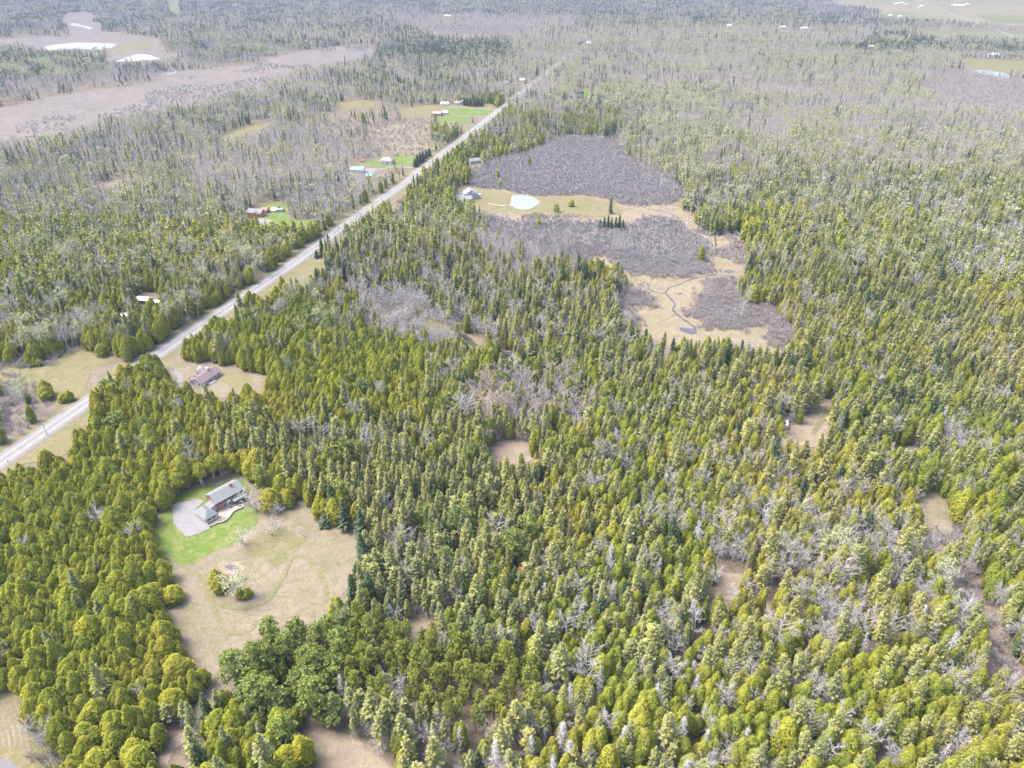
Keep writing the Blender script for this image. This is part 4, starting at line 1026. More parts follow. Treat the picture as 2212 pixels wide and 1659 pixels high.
van((RW[i].x + d.normalized().y*1.8, RW[i].y - d.normalized().x*1.8), math.atan2(d.y, d.x), 'white van driving on the straight road between the fields')

# --- white trailer in the woods
tr = empty('camping_trailer', (140.6, 315.0, 0), R(72), 'long white camping trailer parked among trees beside the dirt trail', 'trailer')
MB().box(-2.9, 2.9, -1.15, 1.15, 0.55, 2.6).box(-2.8, 2.8, -1.05, 1.05, 2.6, 2.7).build('body', M['white'], tr)
for s in (-1, 1):
    for x in (-0.5, 0.5): MB().tube((x, s*0.95, 0.33), (x, s*1.17, 0.33), 0.33, 0.33, 12).build('wheel', M['rubber'], tr)
    for x in (-1.6, 1.4): MB().box(x-0.4, x+0.4, s*1.155-0.01, s*1.155+0.01, 1.4, 2.0).build('pane', M['glass'], tr)
MB().box(-3.9, -2.9, -0.08, 0.08, 0.45, 0.56).build('hitch', M['metal'], tr)
BUILT.append((140.6, 315, 4))

# --- the maroon-roofed bungalow
bg_ = empty('bungalow', (-173.6, 354.6, 0), R(69), 'white bungalow with maroon roof and broad white chimney in a cedar clearing', 'house')
walls(bg_, 0, 15.5, 0, 8.6, 2.6, 1.9, M['white']); r1 = roof(bg_, 0, 15.5, 0, 8.6, 2.6, 1.9, M['maroon'], over=0.6)
walls(bg_, 10.2, 16.6, 3.2, 13.0, 2.6, 1.5, M['white'], 'y', name='wing_wall'); roof(bg_, 10.2, 16.6, 3.2, 13.0, 2.6, 1.75, M['maroon'], 'y', over=0.55, hip=2.6, name='wing_roof')
walls(bg_, 2.2, 6.2, 8.3, 11.2, 2.5, 1.0, M['white'], 'y', name='porch_wall'); roof(bg_, 2.2, 6.2, 8.3, 11.2, 2.5, 1.0, M['maroon'], 'y', over=0.4, name='porch_roof')
MB().box(10.2, 11.6, 4.2, 5.6, 3.5, 6.1).box(10.1, 11.7, 4.1, 5.7, 6.1, 6.25).build('chimney', M['white'], r1)
for x in (1.6, 4.6, 5.9, 7.2, 10.6, 13.4): window(bg_, (x, 0, 1.5), 1.15, 1.35, '-y', 'siding')
for y in (2.5, 6.0): window(bg_, (15.5 if y < 3 else 16.6, y, 1.5), 1.2, 1.2, '+x', 'siding')
MB().box(3.8, 8.6, -2.4, -0.05, 0.05, 0.5).build('deck', M['siding'], bg_)
for y in (2.0, 6.0): window(bg_, (0, y, 1.5), 1.1, 1.2, '-x', 'siding')
BUILT += [(-171, 361, 8), (-176, 366, 9), (-174, 356, 6)]

def simple_house(name, label, p, rz, L, W, h, rise, wall, roofm, wins=3, hip=0.0, cat='house', chim=False, dr=True, big=(1.2, 1.2), axis='x'):
    t = empty(name, (*p, 0), R(rz), label, cat)
    walls(t, -L/2, L/2, -W/2, W/2, h, rise if not hip else 0.01, M[wall], axis)
    r = roof(t, -L/2, L/2, -W/2, W/2, h, rise, M[roofm], axis, over=0.5, hip=hip)
    for k in range(wins):
        x = -L/2 + L*(k+0.7)/(wins+0.4); window(t, (x, -W/2, h*0.58), *big, '-y')
        window(t, (x, W/2, h*0.58), *big, '+y')
    if dr: door(t, (L/2-0.9, -W/2, 0), 1.0, 2.0, '-y')
    if L > 5: window(t, (L/2, 0, h*0.58), *big, '+x')
    if chim: MB().box(-0.5, 0.4, 0.2, 1.0, h+rise*0.5, h+rise+1.0).build('chimney', M['brick'], r)
    BUILT.append((p[0], p[1], max(L, W)*0.62))
    return t
sh = simple_house('cabin', 'dark cabin with a bright white tin roof left of the road', (-256.0, 470.8), -14, 9.0, 5.5, 3.2, 1.0, 'darkwood', 'tinroof', 2)
simple_house('shed', 'white tin-roofed shed standing just right of the dark cabin', (-246.3, 467.0), -6, 5.4, 4.6, 2.4, 0.8, 'siding', 'tinroof', 1)
simple_house('shed', 'small tin-roofed shed half hidden by cedars, below left of the dark cabin', (-259.0, 445.2), 30, 4.4, 5.2, 2.4, 0.8, 'siding', 'tinroof', 1)
# log house group
lg = simple_house('log_house', 'golden log house with grey roof and deck above a bright lawn', (-237.5, 669.0), -14, 14.0, 8.0, 3.6, 2.6, 'log', 'greyroof', 3, chim=True)
walls(lg, 0.5, 4.8, -6.4, -3.9, 3.2, 1.8, M['log'], 'y', name='gable_wall'); roof(lg, 0.5, 4.8, -6.4, -2.2, 3.2, 1.8, M['greyroof'], 'y', over=0.4, name='gable_roof')
window(lg, (2.6, -6.4, 1.8), 1.6, 1.4, '-y')
MB().box(-6.5, 7.5, -8.6, -6.45, 0.1, 0.7).build('deck', M['log'], lg)
MB().box(-6.5, 7.5, -8.65, -8.57, 0.7, 1.55).build('railing', M['log'], lg)
simple_house('log_annex', 'red-roofed annex behind the golden log house', (-232.0, 679.0), -14, 5.5, 7.0, 2.8, 1.6, 'log', 'redroof', 1)
simple_house('red_shed', 'small dark red shed right of the red-roofed annex', (-223.5, 687.0), -14, 4.2, 4.0, 2.3, 1.0, 'redroof', 'darkwood', 1)
yt = empty('round_tent', (*at(592.5, 455.5), 0), 0, 'round white tent with yellow skirt beside the log house lawn', 'tent')
mb = MB(); n = 16
ring = [(math.cos(2*math.pi*k/n), math.sin(2*math.pi*k/n)) for k in range(n)]
mb.add([(x*4.6, y*4.6, 1.75) for x, y in ring] + [(0, 0, 3.7)], [(k, (k+1) % n, n) for k in range(n)] + [tuple(range(n))[::-1]]).build('canopy', M['tinroof'], yt)
MB().add([(x*4.4, y*4.4, -0.1) for x, y in ring] + [(x*4.4, y*4.4, 1.73) for x, y in ring], [(k, (k+1) % n, n+(k+1) % n, n+k) for k in range(n)]).build('wall', M['yellow'], yt)
BUILT.append((*at(592.5, 455.5), 6))
simple_house('grey_shed', 'low grey shed right of the round white tent', at(607, 456.5), -5, 5.0, 4.5, 2.2, 0.9, 'siding', 'greyroof', 1)
# teal barns and neighbour house
simple_house('barn', 'long white barn with a bright teal metal roof', (-171.5, 826.0), -4, 14.0, 9.5, 3.6, 2.2, 'white', 'teal', 2)
simple_house('small_barn', 'small building with a pale teal roof in front of the teal barn', (-155.3, 801.5), 15, 5.5, 7.0, 2.8, 1.2, 'darkwood', 'teal', 1)
hh_ = simple_house('family_house', 'pinkish house with a hipped tan roof between two green lawns', (-145.5, 868.0), -8, 14.0, 12.0, 3.6, 3.0, 'white', 'tanroof', 3, hip=4.0)
walls(hh_, -5, 1.0, -8.5, -6.0, 3.0, 1.6, M['white'], 'y', name='gable_wall'); roof(hh_, -5, 1.0, -8.5, -4.2, 3.0, 1.6, M['tanroof'], 'y', over=0.4, name='gable_roof')
window(hh_, (-2, -8.5, 1.6), 1.8, 1.3, '-y')
simple_house('play_shed', 'small pink-roofed garden shed at the left end of a lawn strip', at(783, 350), 10, 3.6, 3.0, 2.0, 1.0, 'tanroof', 'redroof', 1)
# grey house with the pond
gh = simple_house('grey_house', 'large pale grey house with many gables beside the round pond', (-41.5, 727.5), 12, 13.0, 12.0, 5.2, 3.2, 'siding', 'greyroof', 4, axis='y')
walls(gh, -13.0, -1.0, -17.0, -8.0, 3.2, 2.2, M['siding'], 'x', name='garage_wall'); roof(gh, -13.0, -1.0, -17.0, -8.0, 3.2, 2.2, M['greyroof'], 'x', over=0.5, name='garage_roof')
for k in range(5): window(gh, (-11.6+k*2.1, -17.0, 1.8), 1.0, 1.2, '-y')
for x0 in (-5.8, 0.4):
    walls(gh, x0, x0+4.6, -7.8, -5.9, 5.4, 1.9, M['siding'], 'y', name='gable_wall'); roof(gh, x0, x0+4.6, -7.8, -3.0, 5.4, 1.9, M['greyroof'], 'y', over=0.35, name='gable_roof')
    window(gh, (x0+2.3, -7.8, 3.8), 1.2, 1.4, '-y')
MB().box(6.55, 11.0, -4.0, 3.0, 0.1, 0.8).build('deck', M['stone'], gh)
MB().box(6.6, 10.5, -1.0, 3.0, 2.6, 2.75).box(10.2, 10.4, -0.9, -0.7, 0.8, 2.6).box(10.2, 10.4, 2.7, 2.9, 0.8, 2.6).build('pergola', M['white'], gh)
BUILT += [(-46, 714, 8), (-34, 730, 6)]
dk = empty('dock', (*at(1094, 444.5), 0.1), R(-2), 'narrow pale wooden dock reaching the left shore of the round pond', 'dock')
for k in range(14): MB().box(k*0.92-6.4, k*0.92-5.6, -0.8, 0.8, 0.30, 0.38).build('plank', M['stone'], dk)
lgp = empty('log_pile', (*at(1073, 444), 0.1), R(-24), 'long pale log lying on the grass left of the pond', 'log')
MB().tube((-9,0,0.4),(9,0,0.35),0.45,0.35,8).build('trunk', M['birch'], lgp)
# further homes
simple_house('brick_home', 'red brick home with white gable at the end of a pale driveway', (-112.0, 1158.0), -12, 13.0, 10.0, 3.4, 2.6, 'brick', 'tanroof', 3)
simple_house('white_garage', 'white garage just right of the red brick home', (-101.0, 1170.0), -8, 8.0, 7.0, 2.8, 2.0, 'white', 'tinroof', 1)
simple_house('white_home', 'white home with bright roof behind the long pale driveway', (-108.0, 1243.0), 4, 12.0, 9.0, 3.0, 2.4, 'white', 'tinroof', 3)
simple_house('white_outbuilding', 'small white outbuilding right of the white home', (-88.0, 1250.0), 8, 9.0, 7.0, 3.0, 2.2, 'white', 'tanroof', 2)
simple_house('white_barn', 'white barn at the end of the row right of the small outbuilding', (-80.0, 1262.0), 6, 8.0, 7.0, 2.8, 2.0, 'white', 'tinroof', 2)
simple_house('half_hidden_home', 'pale grey home half hidden by trees at the shrub swamp edge', at(1024, 352), 30, 13, 8, 3.2, 2.2, 'siding', 'greyroof', 3)
simple_house('dark_house', 'house with a dark blue-grey roof in a small far lawn', at(1250, 202), 25, 14, 11, 3.6, 3.2, 'darkwood', 'darkwood', 2)
simple_house('far_house', 'far house with a grey roof left of where the road disappears', at(1091, 183), 60, 14, 10, 3.4, 3.0, 'siding', 'greyroof', 2)
simple_house('far_house', 'far little white house behind the trees left of the road', at(1127, 176), 15, 10, 8, 3.0, 2.6, 'white', 'tinroof', 2)
simple_house('far_barn', 'long white barn above the field and lake on the right', at(2145, 123), -3, 22, 12, 5.0, 4.0, 'white', 'tinroof', 3, big=(1.6, 1.6))
FAR = [((1935,10.5),'white farmhouse leftmost of the far right farms',26,14,7),((1946,9.5),'white barn right beside the leftmost far farmhouse',30,14,8),((1956,11),'low white shed right of the far white barn',22,12,5),
       ((1989,17),'lone white farmhouse by the far farm road',22,14,8),((2059,13),'white farm shed at the left of the far farm row',24,12,6),((2068,14.2),'long white barn second in the far farm row',34,14,7),
       ((2078,14.5),'long white barn third in the far farm row',30,14,7),((2088,12.6),'tall white barn last in the far farm row',24,14,8),((1922,36),'small white house at the edge of the far green field',20,12,6),
       ((1944,38),'second small white house at the edge of the far green field',18,12,6),((1575,58),'small white roofed building among far trees, first from the left',20,13,6),((1690,61),'white roofed building among far trees, second from the left',26,13,6),
       ((1736,64),'long white roofed building among far trees, third from the left',30,13,6),((1881,103),'tiny white cabin in the forest right of centre',14,9,5),((1270,96),'pale house beside the far end of the road',18,12,5),
       ((967,38),'lone far building with white roof among grey trees',34,22,8)]
for (q, lb, L, W, h) in FAR:
    simple_house('far_building', lb, at(*q), (L*7) % 23 - 8, L*0.68, W*0.8, h*0.8, h*0.4, 'white', 'tinroof', 2, cat='building', big=(2.0, 2.0), dr=False)
# ------------------------------------------------------------------ planting
register('mcedar', False, *cedar(301, 12.0, 6.0, False, 0.42, 4), None, M['cedar'], M['cedarwood'], None, 12, 6)
register('mcedar', False, *cedar(302, 12.0, 5.6, False, 0.38, 5), None, M['cedar'], M['cedarwood'], None, 12, 6)
register('rust', False, *cedar(303, 8.0, 5.0, False), None, M['rust'], M['wood'], None, 8, 5)
tw, wd, _ = bare(310, 10.0, 7.0, False, 0, 0.12, 3, 1.3, thick=2.0, n2n=5, n3n=3); register('birch', False, tw, wd, None, M['birch'], M['birch'], None, 10, 7)
tw, wd, _ = bare(311, 10.0, 6.0, False, 0, 0.15, 2, 1.3, thick=2.0, n2n=5, n3n=3); register('birch', False, tw, wd, None, M['birch'], M['birch'], None, 10, 6)

NAMES = dict(cedar='cedar_tree', gcedar='cedar_tree', mcedar='cedar_tree', spruce='spruce_tree', fir='fir_tree', wpine='white_pine', rpine='red_pine', bare='bare_tree',
             tan='bare_tree', birch='birch_tree', poplar='poplar_tree', alder='shrub', ralder='shrub', snag='dead_spruce', rust='dead_cedar')
GROUPS = dict(cedar='olive cedar trees', gcedar='green cedar trees', mcedar='cedars with bare stems behind the brick house', spruce='spruce trees of the swamp forest', fir='dark fir trees', wpine='white pines',
              rpine='red pines', bare='bare hardwood trees', tan='tan leafless trees', birch='white birches on the meadow', poplar='budding poplars', alder='grey leafless shrubs', ralder='reddish leafless shrubs', snag='grey dead spruces')
def plant(kind, var, X, Y, rz, sxy, sz, label):
    p = PROTO[(kind, False)][var % len(PROTO[(kind, False)])]
    t = bpy.data.objects.new(NAMES[kind], None); t.empty_display_size = 0.5
    t.location = (X, Y, 0); t.rotation_euler = (0, 0, rz); t.scale = (sxy, sxy, sz)
    col.objects.link(t)
    isb = kind in ('alder', 'ralder')
    for nm, me in (('twigs' if isb else 'crown', p['crown']), ('stems' if isb else 'trunk', p['wood']), ('new_leaves', p['leaf'])):
        if me is None: continue
        o = bpy.data.objects.new(nm, me); o.parent = t; col.objects.link(o)
    tag(t, label, 'shrub' if isb else 'tree', GROUPS.get(kind))
    return t
# trees that stand alone or at a spot one can point to: kind, variant, survey x, y, height, width, label
SPECIAL = [
 ('birch',0,522,1174,9.5,8.0,'white-barked leafless birch at the lawn edge right of the driveway'),
 ('birch',1,586,1154,9.5,6.5,'left one of two white leafless birches in the meadow'),
 ('birch',1,598,1140,9.0,5.0,'right one of two white leafless birches in the meadow'),
 ('birch',1,658,1162.6,6.0,3.5,'small white sapling beside the white bench in the meadow'),
 ('poplar',1,510.5,1297,13.5,9.5,'pale yellow budding poplar beside the little meadow pond'),
 ('cedar',2,477,1272,9.5,5.6,'olive cedar standing left of the budding poplar by the pond'),
 ('cedar',1,528,1291,5.5,4.6,'low round cedar right of the budding poplar by the pond'),
 ('birch',0,555.5,1102,11.0,8.0,'pale leafless birch right of the patio, nearer the meadow'),
 ('birch',1,541,1087,12.0,7.0,'pale leafless birch at the right end of the brick house'),
 ('birch',0,602,1110,7.5,5.5,'leafless birch in front of the round cedars right of the house'),
 ('cedar',0,588,1098,11.0,7.8,'broad round olive cedar nearest the right side of the brick house'),
 ('cedar',3,621,1091,9.5,6.8,'round olive cedar just right of the broadest one beside the house'),
 ('cedar',1,640,1072,13.0,7.0,'tall olive cedar behind the two round ones right of the house'),
 ('cedar',4,612,1072,12.5,6.0,'olive cedar behind and between the round pair right of the house'),
 ('wpine',1,571,1063,15.0,7.5,'loose-crowned white pine with bare stem behind the house birches'),
 ('fir',0,748,1142,16.0,6.0,'dark green pointed fir right of the orange outhouse'),
 ('fir',2,707,1134,7.0,5.5,'low dark bushy fir left of the orange outhouse'),
 ('cedar',2,326,1309,12.0,8.0,'large olive cedar bulging into the meadow from the left stand'),
 ('cedar',0,377,1298,7.5,6.6,'small round cedar at the left meadow edge beside the large one'),
 ('cedar',3,105,858,10.0,9.0,'broad lone cedar in the field left of the road'),
 ('cedar',1,146,866,6.5,6.0,'small round cedar right of the broad lone cedar in the field'),
 ('cedar',4,223,768,8.5,6.6,'lone cedar at the far side of the roadside field'),
 ('cedar',1,81,790,5.5,4.4,'tiny cedar at the shrubby far edge of the roadside field'),
 ('cedar',3,598,656,12.5,9.5,'large dense round cedar standing alone right of the road'),
 ('cedar',0,562,672,11.5,7.0,'pointed cedar beside the white road sign'),
 ('cedar',2,590,683,8.0,5.0,'slim cedar in front of the large round roadside cedar'),
 ('fir',1,698,555,15.0,7.0,'dark fir at the road, middle one of three by the meadow'),
 ('fir',3,711,537,13.0,5.0,'dark fir farthest back of the three by the roadside meadow'),
 ('fir',0,685,558,7.5,4.5,'short dark fir nearest the road of the three by the meadow'),
 ('mcedar',0,387,1065,11.5,6.5,'bare-stemmed cedar clump nearest the utility pole behind the house'),
 ('mcedar',1,438,1045,12.0,6.5,'bare-stemmed cedar clump behind the left end of the house lawn'),
 ('mcedar',0,464,1033,12.5,6.0,'bare-stemmed cedar clump in the middle of the row behind the house'),
 ('mcedar',1,481,1026,12.5,6.0,'bare-stemmed cedar clump right of the middle behind the house'),
 ('mcedar',0,513,1022,11.5,5.0,'bare-stemmed cedar clump at the right end of the row behind the house'),
 ('bare',1,74,1592,9.0,6.0,'whitish dead tree at the edge of the lower left field'),
 ('cedar',3,299,1655,11.0,10.0,'very broad golden cedar at the bottom edge left of the dirt track'),
 ('cedar',0,221,1668,10.0,8.0,'round golden cedar at the bottom edge left of the broadest one'),
 ('cedar',2,203,1620,11.0,7.5,'golden cedar above the two broad ones at the bottom left edge'),
 ('cedar',1,643,1650,12.5,8.5,'broad golden cedar at the bottom edge left of the brown clearing'),
 ('cedar',4,392,1472,12.5,8.5,'broad golden cedar at the head of the dirt track'),
 ('cedar',0,380,1540,11.0,7.5,'golden cedar left of the dirt track bend'),
 ('spruce',1,368,1562,10.0,5.5,'grey-sided spruce leaning on the golden cedar left of the track bend'),
 ('rust',0,1126,1256,8.0,4.8,'rusty orange dead cedar amid the green spruces'),
 ('spruce',2,460,905,22.0,6.5,'tall thin grey spruce rising over the cedars below the bungalow'),
 ('wpine',0,326,962,17.0,8.0,'bluish white pine rising over the cedars left of the meadow'),
 ('wpine',3,262,945,16.0,10.0,'spreading yellow-green white pine near the road'),
 ('wpine',2,1030,1398,14.0,8.0,'bluish white pine behind the red pine stand'),
 ('poplar',2,1170,1530,12.0,5.5,'bright yellow poplar at the right end of the red pine stand'),
 ('cedar',1,1202,458,9.0,5.5,'lone green cedar on the marsh strip right of the pond'),
 ('cedar',2,1233,446,7.0,4.6,'small cedar farthest right on the pond lawn'),
 ('fir',1,1318,461,15.0,4.6,'lone slim dark fir in the marsh right of the pond'),
 ('cedar',0,1081,403,6.5,5.0,'small cedar at the swamp edge above the grey house lawn'),
]
for k, (dx, dy) in enumerate(((0,0),(9,-2),(17,1),(25,-3),(33,0),(41,-1),(49,1))):
    SPECIAL.append(('fir', k, 1296+dx, 497+dy, 10.0+2*(k % 3), 4.5, 'dark fir, number %s from the left in the little island clump in the swamp' % ('one','two','three','four','five','six','seven')[k]))
for k, (x, y) in enumerate(((1009,228.5),(1017,229.5),(1025,230.5),(1033,229.5),(1041,230),(1003,227.5))):
    SPECIAL.append(('fir', k, x, y, 13.0, 8.0, 'dark fir, number %s of the hedge clump behind the pale driveway' % ('two','three','four','five','six','one')[k]))
for k, (x, y) in enumerate(((902,357),(908,352),(914,348),(921,343),(928,338),(897,361))):
    SPECIAL.append(('fir', k, x, y, 13.0-k*0.6, 7.0, 'dark fir, number %s in the row between lawn and road' % ('two','three','four','five','six','one')[k]))
SPOTS = []
rs = random.Random(77)
for (k, v, x, y, h, w_, lb) in SPECIAL:
    X, Y = at(x, y); p = PROTO[(k, False)][v % len(PROTO[(k, False)])]
    plant(k, v, X, Y, rs.uniform(0, 6.28), w_/p['w'], h/p['h'], lb); SPOTS.append((X, Y, w_*0.5 + 1.2))

for x0, y0, x1, y1 in [(292,634,352,662),(250,672,280,694),(1012,344,1040,358),(1690,893,1708,918),(758,351,806,376),(793,370,806,384),(1084,175,1102,186),(1120,169,1134,178),(1240,196,1262,206),(955,33,980,41),(534,450,580,474),(585,450,612,460),(984,402,1034,434),(936,236,975,254)]:
    CLEAR.append([(x0,y0),(x1,y0),(x1,y1),(x0,y1)])
for (q, lb, L, W, h) in FAR:
    CLEAR.append([(q[0]-9,q[1]-3.5),(q[0]+9,q[1]-3.5),(q[0]+9,q[1]+1.5),(q[0]-9,q[1]+1.5)])
rng = np.random.RandomState(2024)
SPn = np.array(SPOTS)
def near_special(X, Y):
    m = np.zeros(X.shape, bool)
    for a, b, r in SPn: m |= np.hypot(X-a, Y-b) < r
    for a, b, r in BUILT: m |= np.hypot(X-a, Y-b) < r
    return m
H0 = dict(cedar=11, gcedar=11.5, spruce=15.5, fir=14, wpine=15, rpine=15, bare=13.5, tan=13.5, poplar=14, alder=2.9, ralder=2.9, snag=13)
KINDS = list(H0); KI = {k: i for i, k in enumerate(KINDS)}
def field_noise(X, Y, s, seed):
    r = np.random.RandomState(seed); out = 0
    for k in range(5):
        a = r.uniform(0, 6.28); f = s*r.uniform(0.6, 1.8)
        out = out + np.sin((X*np.cos(a) + Y*np.sin(a))*f + r.uniform(0, 6.28))
    return out/5
AX, AY, AK = [], [], []
BANDS = [(85, 420, 3.35), (420, 800, 3.95), (800, 1300, 5.4), (1300, 2200, 7.4), (2200, 4900, 11.5)]
for (y0, y1, sp) in BANDS:
    xm = 0.70*y1 + 70
    gx, gy = np.meshgrid(np.arange(-xm, xm, sp), np.arange(y0, y1, sp))
    X = (gx + (np.round(gy/sp) % 2)*sp*0.5 + rng.uniform(-.42, .42, gx.shape)*sp).ravel(); Y = (gy + rng.uniform(-.42, .42, gy.shape)*sp).ravel()
    k = np.abs(X) < 0.70*Y + 70
    X, Y = X[k], Y[k]
    vx, vy = proj(X, Y, 0.0)
    u = rng.rand(len(X)); kind = np.full(len(X), -1)
    # soften the outlines of the stands a little
    jx = vx + rng.normal(0, 14, len(X)); jy = vy + rng.normal(0, 7, len(X))*np.clip(vy/500, 0.15, 1.2)
    # kinds grow in groves: a broad noise picks which part of the mix grows here, the draw only varies within it
    wf = np.clip((Y-450)/900, 0, 1)
    fld = 0.5 + 1.5*(field_noise(X, Y, 0.055, 9)*(1-wf) + field_noise(X, Y, 0.022, 19)*wf)
    uu_all = (fld + (u-0.5)*(0.82 - 0.26*wf)) % 1.0
    for poly, mix in MIXES:
        m = pt_in(poly, jx, jy)
        ks, ps = zip(*mix.items()); ps = np.array(ps)/sum(ps)
        uu = uu_all[m]
        kind[m] = np.array([KI[q] for q in ks])[np.searchsorted(np.cumsum(ps), uu).clip(0, len(ks)-1)]
    keep = kind >= 0
    for poly, dn in DENS: keep &= ~(pt_in(poly, vx, vy) & (rng.rand(len(X)) > dn))
    thin = np.array([dict(spruce=.22, fir=.12, rpine=.0, cedar=.05, gcedar=.04, wpine=.45, bare=.1).get(q, .06) for q in KINDS])[kind.clip(0)]
    keep &= rng.rand(len(X)) > np.where(Y < 900, thin, 0.06)
    hh = np.array([H0[q] for q in KINDS])[kind.clip(0)]
    mx, my = proj(X, Y, hh*0.45); tx, ty = proj(X, Y, hh*0.8)
    for poly in CLEAR:
        xs = [q[0] for q in poly]; ys = [q[1] for q in poly]
        bb = (vx > min(xs)-40) & (vx < max(xs)+40) & (vy > min(ys)-10) & (vy < max(ys)+120)
        i = np.nonzero(bb & keep)[0]
        if len(i) == 0: continue
        b_ = pt_in(poly, vx[i], vy[i]) | pt_in(poly, mx[i], my[i]) | (pt_in(poly, tx[i], ty[i]) & (rng.rand(len(i)) < 0.85))
        keep[i[b_]] = False
    for poly in HALF:
        keep &= ~(pt_in(poly, vx, vy) | pt_in(poly, mx, my))
    i = np.nonzero(keep)[0]
    rd = road_dist(X[i], Y[i]); keep[i[rd < np.where(vy[i] < 236, 6.5, 10.5)]] = False
    i = np.nonzero(keep & (vy > 232) & ~((vx > 215) & (vx < 345) & (vy < 900)))[0]
    for q in (0.35, 0.7):
        gX, gY = at(*proj(X[i], Y[i], hh[i]*q)); keep[i[(road_dist(gX, gY) < 6.5)]] = False
        i = i[keep[i]]
    i = np.nonzero(keep)[0]; keep[i[near_special(X[i], Y[i])]] = False
    AX.append(X[keep]); AY.append(Y[keep]); AK.append(kind[keep])
# shrubs: outline, spacing, share reddish, share kept
SHRUBS = [(A1, 2.25, .06, .97), (A2, 2.2, .10, .97), (A3, 2.2, .45, .95), (A4, 2.2, .4, .97), (A5, 2.6, .35, .9), (A6, 2.7, .1, .9), (A7, 2.8, .8, .8), (SHRUBSTRIP, 2.4, .15, .8),
          (FSW, 6.5, .05, .9), (FARMARSH, 7.0, .1, .6),
          ([(-60,770),(40,760),(150,745),(160,760),(120,780),(90,795),(0,800),(-60,800)], 3.0, .1, .9),
          ([(-100,800),(30,815),(110,870),(160,880),(120,905),(40,940),(-40,990),(-100,1000)], 3.6, .2, .6),
          ([(780,690),(870,690),(900,705),(990,740),(1050,760),(1040,800),(980,800),(880,760),(790,750)], 4.0, .1, .6),
          ([(90,1575),(140,1600),(160,1640),(120,1659),(80,1640)], 2.3, 0, .9),
          ([(1960,1150),(2050,1150),(2060,1175),(2000,1185),(1960,1170)], 2.4, .1, .8),
          ([(500,880),(560,870),(575,905),(530,930),(500,910)], 2.6, .7, .9),
          ([(640,690),(720,680),(740,720),(700,740),(650,730)], 2.8, .2, .8),
          ([(860,440),(880,425),(905,440),(900,470),(870,478)], 2.8, .4, .8),
          ([(1010,870),(1240,850),(1280,930),(1100,940),(1020,950)], 4.4, .5, .5),
          ([(905,58),(1000,52),(1110,52),(1180,60),(1120,72),(1010,78),(940,72)], 9.0, 0, .9),
          ([(700,262),(930,258),(940,330),(800,345),(700,310)], 5.0, .2, .5),
          ([(560,380),(780,400),(760,460),(620,450)], 3.4, .1, .6)]
HARD = [POND, GREYLAWN, DRIVE]
for poly, sp, red, kp in SHRUBS:
    W = np.array(world_poly(poly))
    gx, gy = np.meshgrid(np.arange(W[:,0].min(), W[:,0].max(), sp), np.arange(W[:,1].min(), W[:,1].max(), sp))
    X = (gx + rng.uniform(-.5, .5, gx.shape)*sp).ravel(); Y = (gy + rng.uniform(-.5, .5, gy.shape)*sp).ravel()
    vx, vy = proj(X, Y, 0); k = pt_in(poly, vx + rng.normal(0, 9, len(X)), vy + rng.normal(0, 3.0, len(X))) & (rng.rand(len(X)) < kp) & (np.abs(X) < 0.72*Y + 60)
    if poly is FARMARSH: k &= (field_noise(X, Y, 0.012, 5) + field_noise(X, Y, 0.05, 6)*0.5 > 0.05)
    for q in HARD: k &= ~pt_in(q, vx, vy)
    k &= road_dist(X, Y) > 9
    k &= ~near_special(X, Y)
    X, Y = X[k], Y[k]
    AX.append(X); AY.append(Y); AK.append(np.where(rng.rand(len(X)) + 0.35*field_noise(X, Y, 0.08, 3) < red, KI['ralder'], KI['alder']))
    # a few bare stems and small conifers stand in the scrub
    j = rng.rand(len(X)) < 0.012
    AX.append(X[j]+1.2); AY.append(Y[j]+1.2); AK.append(np.where(rng.rand(j.sum()) < 0.96, KI['bare'], KI['gcedar']))
X = np.concatenate(AX); Y = np.concatenate(AY); K = np.concatenate(AK)
n = len(X)
S = np.clip(np.exp(rng.normal(-0.02, 0.20, n)), 0.5, 1.5); SW = S*np.clip(rng.normal(1.0, 0.12, n), 0.7, 1.35)
# height varies gently from stand to stand; young growth at the swamp edges
S *= 1 + 0.10*field_noise(X, Y, 0.02, 12); 
fatten = np.clip((Y-1300)/2500, 0, 1)*0.55
SW *= 1 + fatten
LX, LY = rng.normal(0, 0.035, n), rng.normal(0, 0.035, n); RZ = rng.uniform(0, 6.283, n); VAR = rng.randint(0, 1000, n)
hk = np.array([H0[q] for q in KINDS])[K]
vx, vy = proj(X, Y, hk*S*0.5)
dist = np.sqrt(X**2 + Y**2 + CAM_H**2)
size = hk*S/dist
inframe = (vx > 4) & (vx < VW-4) & (vy > 4) & (vy < VH-4)

LAND = [('the brick house',470,1090),('the gravel driveway',410,1120),('the orange outhouse',722,1136),('the round brown clearing',1108,978),('the white camping trailer',1700,905),
        ('the maroon-roofed bungalow',440,815),('the lower left field',20,1570),('the white pine stand',600,1430),('the red pine stand',940,1450),('the small tan clearing',1580,1270),
        ('the narrow tan clearing',1660,1320),('the large tan clearing',2005,1110),('the grey shrub strip',2130,1330),('the dirt track',400,1590),('the bottom brown clearing',740,1630),
        ('the tan tree grove',1120,880),('the marsh pool',1487,714),('the bottom right corner',2212,1659),('the bottom edge centre',1106,1659),('the rusty dead cedar',1126,1250),
        ('the budding poplar',510,1290),('the little brown clearing',912,1358),('the dirt trail',1765,920),('the brown gap at right',1960,978),('the right edge centre',2212,850),
        ('the left edge centre',0,850),('the bottom edge, quarter from left',553,1659),('the bottom edge, quarter from right',1659,1659),('the oxbow bank',960,705),('the round pond',1133,437),
        ('the swamp fir island',1320,495),('the white road sign',541,640),('the lone round roadside cedar',598,640),('the log house',560,460),('the meadow centre',600,1240),('the right edge, lower half',2212,1250),('the centre of the picture',1106,830)]
LN = np.array([(a, b) for _, a, b in LAND], float)
